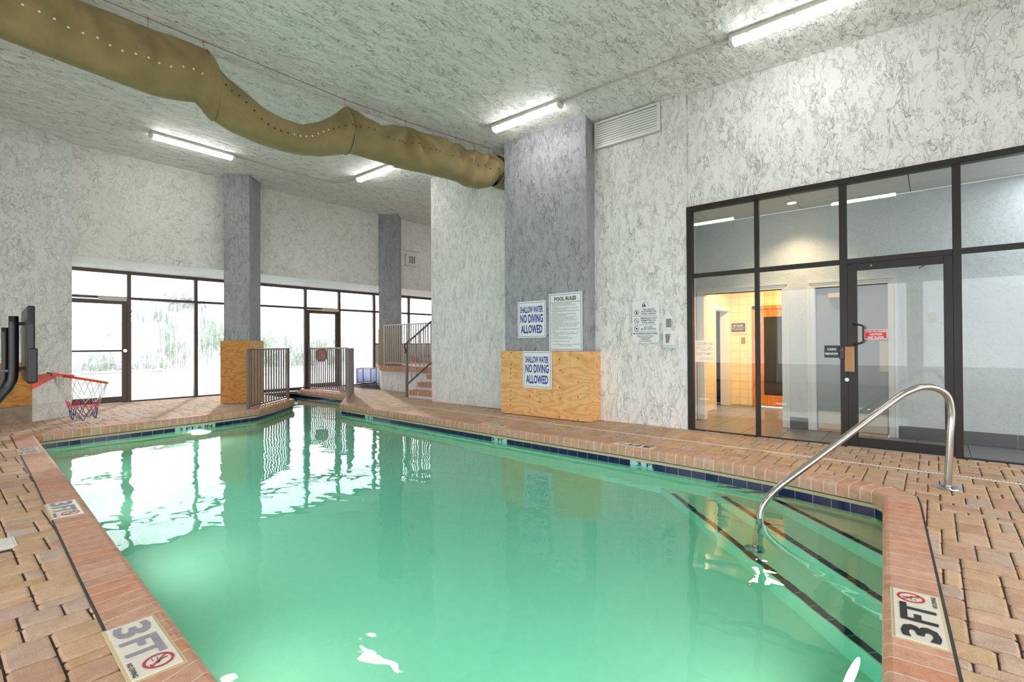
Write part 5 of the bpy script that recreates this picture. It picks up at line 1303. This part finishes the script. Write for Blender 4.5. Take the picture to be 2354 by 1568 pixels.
for key, lab in (('cordw', 'white upper net cords'), ('cordr', 'red middle net cords'), ('cordb', 'navy lower net cords')):
    o = nets[key].build('net', key, rim_o); o['label'] = lab; o['kind'] = 'stuff'
# poles
for dy, r_ in ((-.05, .034), (.16, .026)):
    y = ym_+dy; xp = bx(y)-.12-(.05 if dy > 0 else 0)
    pts = [Vector((xp, y, zb_+.60-(.10 if dy > 0 else 0))), Vector((xp, y, zb_+.10)), Vector((xp-.02, y, zb_-.02)), Vector((xp-.09, y, zb_-.14)), Vector((xp-.40, y, .30)), Vector((xp-.52, y, .06))]
    B().tube(smooth_path(pts, 5), r_, 12).build('pole', 'hoopblack', hp, True)
B().bar((bx(ym_)-.13, ym_, zt_-.14), (bx(ym_)-.03, ym_, zt_-.14), .07, .03).build('arm', 'hoopblack', hp); B().bar((bx(ym_)-.13, ym_, zb_+.12), (bx(ym_)-.03, ym_, zb_+.12), .07, .03).build('arm', 'hoopblack', hp)
B().cyl((bx(ym_)-.21, ym_-.02, zb_+.10), (1, 0, 0), .012, .14, 8).build('bolt', 'kettle', hp)
B().box(-.75, .22, ym_-.35, ym_+.45, .0, .12).build('base', 'hoopblack', hp, bevel=.03)

# ================================================================== OUTSIDE
gr_ = struct(B().box(-14, 40, 13.56, 60, -.12, -.05), 'floor', 'concrete', 'pale concrete terrace outside the windows')
po = thing('outdoor_pool', 'turquoise outdoor pool beyond the left windows', 'pool', (4.5, 18, 0))
B().box(-2.5, 9.2, 15.3, 21.5, -.06, -.02).build('water_surface', 'poolout', po)
B().box(-2.8, 9.5, 21.5, 21.9, -.06, .06).build('coping', 'coping', po)
rh = random.Random(4)
def hedge(label, x0, x1, y0, y1, h, n, group='hedges outside the windows'):
    mb = B(); 
    for _ in range(n):
        c = Vector((rh.uniform(x0, x1), rh.uniform(y0, y1), rh.uniform(.1, h)*1.0)); s_ = rh.uniform(.07, .13); d = Vector((rh.uniform(-1, 1), rh.uniform(-1, 1), rh.uniform(-.2, 1))).normalized(); u = d.orthogonal().normalized(); v = d.cross(u)
        mb.add([c-u*s_, c-v*s_*.5, c+u*s_, c+v*s_*.5], [(0, 1, 2, 3)])
    return tag(mb.build('hedge', 'hedge', origin=((x0+x1)/2, (y0+y1)/2, 0)), label, 'hedge')
def hx(px, Y): r = ray(px, 800); return r.x/r.y*Y
hedge('clipped green hedge beyond the outdoor pool at the left', hx(120, 30), hx(520, 30), 29.5, 31, 2.4, 11000)
hedge('green hedge behind the railing window', hx(580, 27), hx(880, 27), 26.5, 27.8, 1.7, 8000)
tr = thing('tree', 'hazy grey green tree outside the second window', 'tree', (hx(400, 34), 34, 0))
B().tube([(hx(400, 34), 34, 0), (hx(402, 34), 34, 2.4)], .12, 8).build('trunk', 'brown', tr)
mb = B()
for _ in range(1800):
    d = Vector((rh.gauss(0, 1), rh.gauss(0, 1), rh.gauss(0, 1))).normalized()*rh.uniform(.5, 1); c = Vector((hx(400, 34), 34, 3.0))+Vector((d.x*2.3, d.y*1.5, d.z*1.4)); u = d.orthogonal().normalized()*.2; v = d.cross(u)
    mb.add([c-u, c-v*.6, c+u, c+v*.6], [(0, 1, 2, 3)])
o = mb.build('crown', 'treeleaf', tr)
bd = thing('building', 'peach rendered building beyond the right windows', 'building', (hx(830, 40), 41, 0))
B().box(hx(778, 40), hx(905, 40), 40, 46, 0, 4.6).build('walls', 'peach', bd); B().box(hx(770, 40), hx(912, 40), 39.6, 46.4, 4.6, 4.9).build('roof', 'stone', bd)
for k in range(3): x_ = hx(800, 40)+k*1.9; B().box(x_, x_+.8, 39.95, 40.02, 2.2, 3.4).build('window', 'kettle', bd)
kt = thing('kettle_bin', 'grey domed bin standing outside the far window', 'bin', (hx(828, 15.2), 15.2, 0))
B().lathe((hx(828, 15.2), 15.2, -.05), [(.0, 0), (.22, 0), (.30, .55), (.31, .68)], 20).build('body', 'kettle', kt, True); B().lathe((hx(828, 15.2), 15.2, -.05), [(.32, .67), (.31, .80), (.22, .98), (.10, 1.04), (0, 1.05)], 20).build('lid', 'lightbody', kt, True)
gf = thing('garden_fence', 'thin grey fence outside behind the green hedge', 'fence', (hx(640, 29), 29, 0))
for zz in (1.4, 2.0): B().bar((hx(585, 29), 29, zz), (hx(700, 29), 29, zz), .05, .05).build('rail', 'kettle', gf)
for k in range(8): x_ = hx(585, 29)+(hx(700, 29)-hx(585, 29))*k/7; B().post(x_, 29, 0, 2.05, .05).build('post', 'kettle', gf)
awn = thing('awning', 'white curved awning outside the platform windows', 'awning', (13, 16, 0))
mb = B(); n = 12; vs = []
for k in range(n+1):
    t = k/n; x = hx(925, 17)+t*(hx(1060, 17)-hx(925, 17)); z = 3.1-.9*t*t; vs += [(x, 15.5, z), (x, 18.5, z+.3)]
B().add(vs+[(a, b, c-.06) for a, b, c in vs], [(2*k, 2*k+2, 2*k+3, 2*k+1) for k in range(n)]+[(2*k+26, 2*k+27, 2*k+29, 2*k+28) for k in range(n)]).build('canopy', 'white', awn)
for k_ in (0, n): B().post(vs[2*k_][0], 15.6, 0, vs[2*k_][2], .08).build('post', 'white', awn)
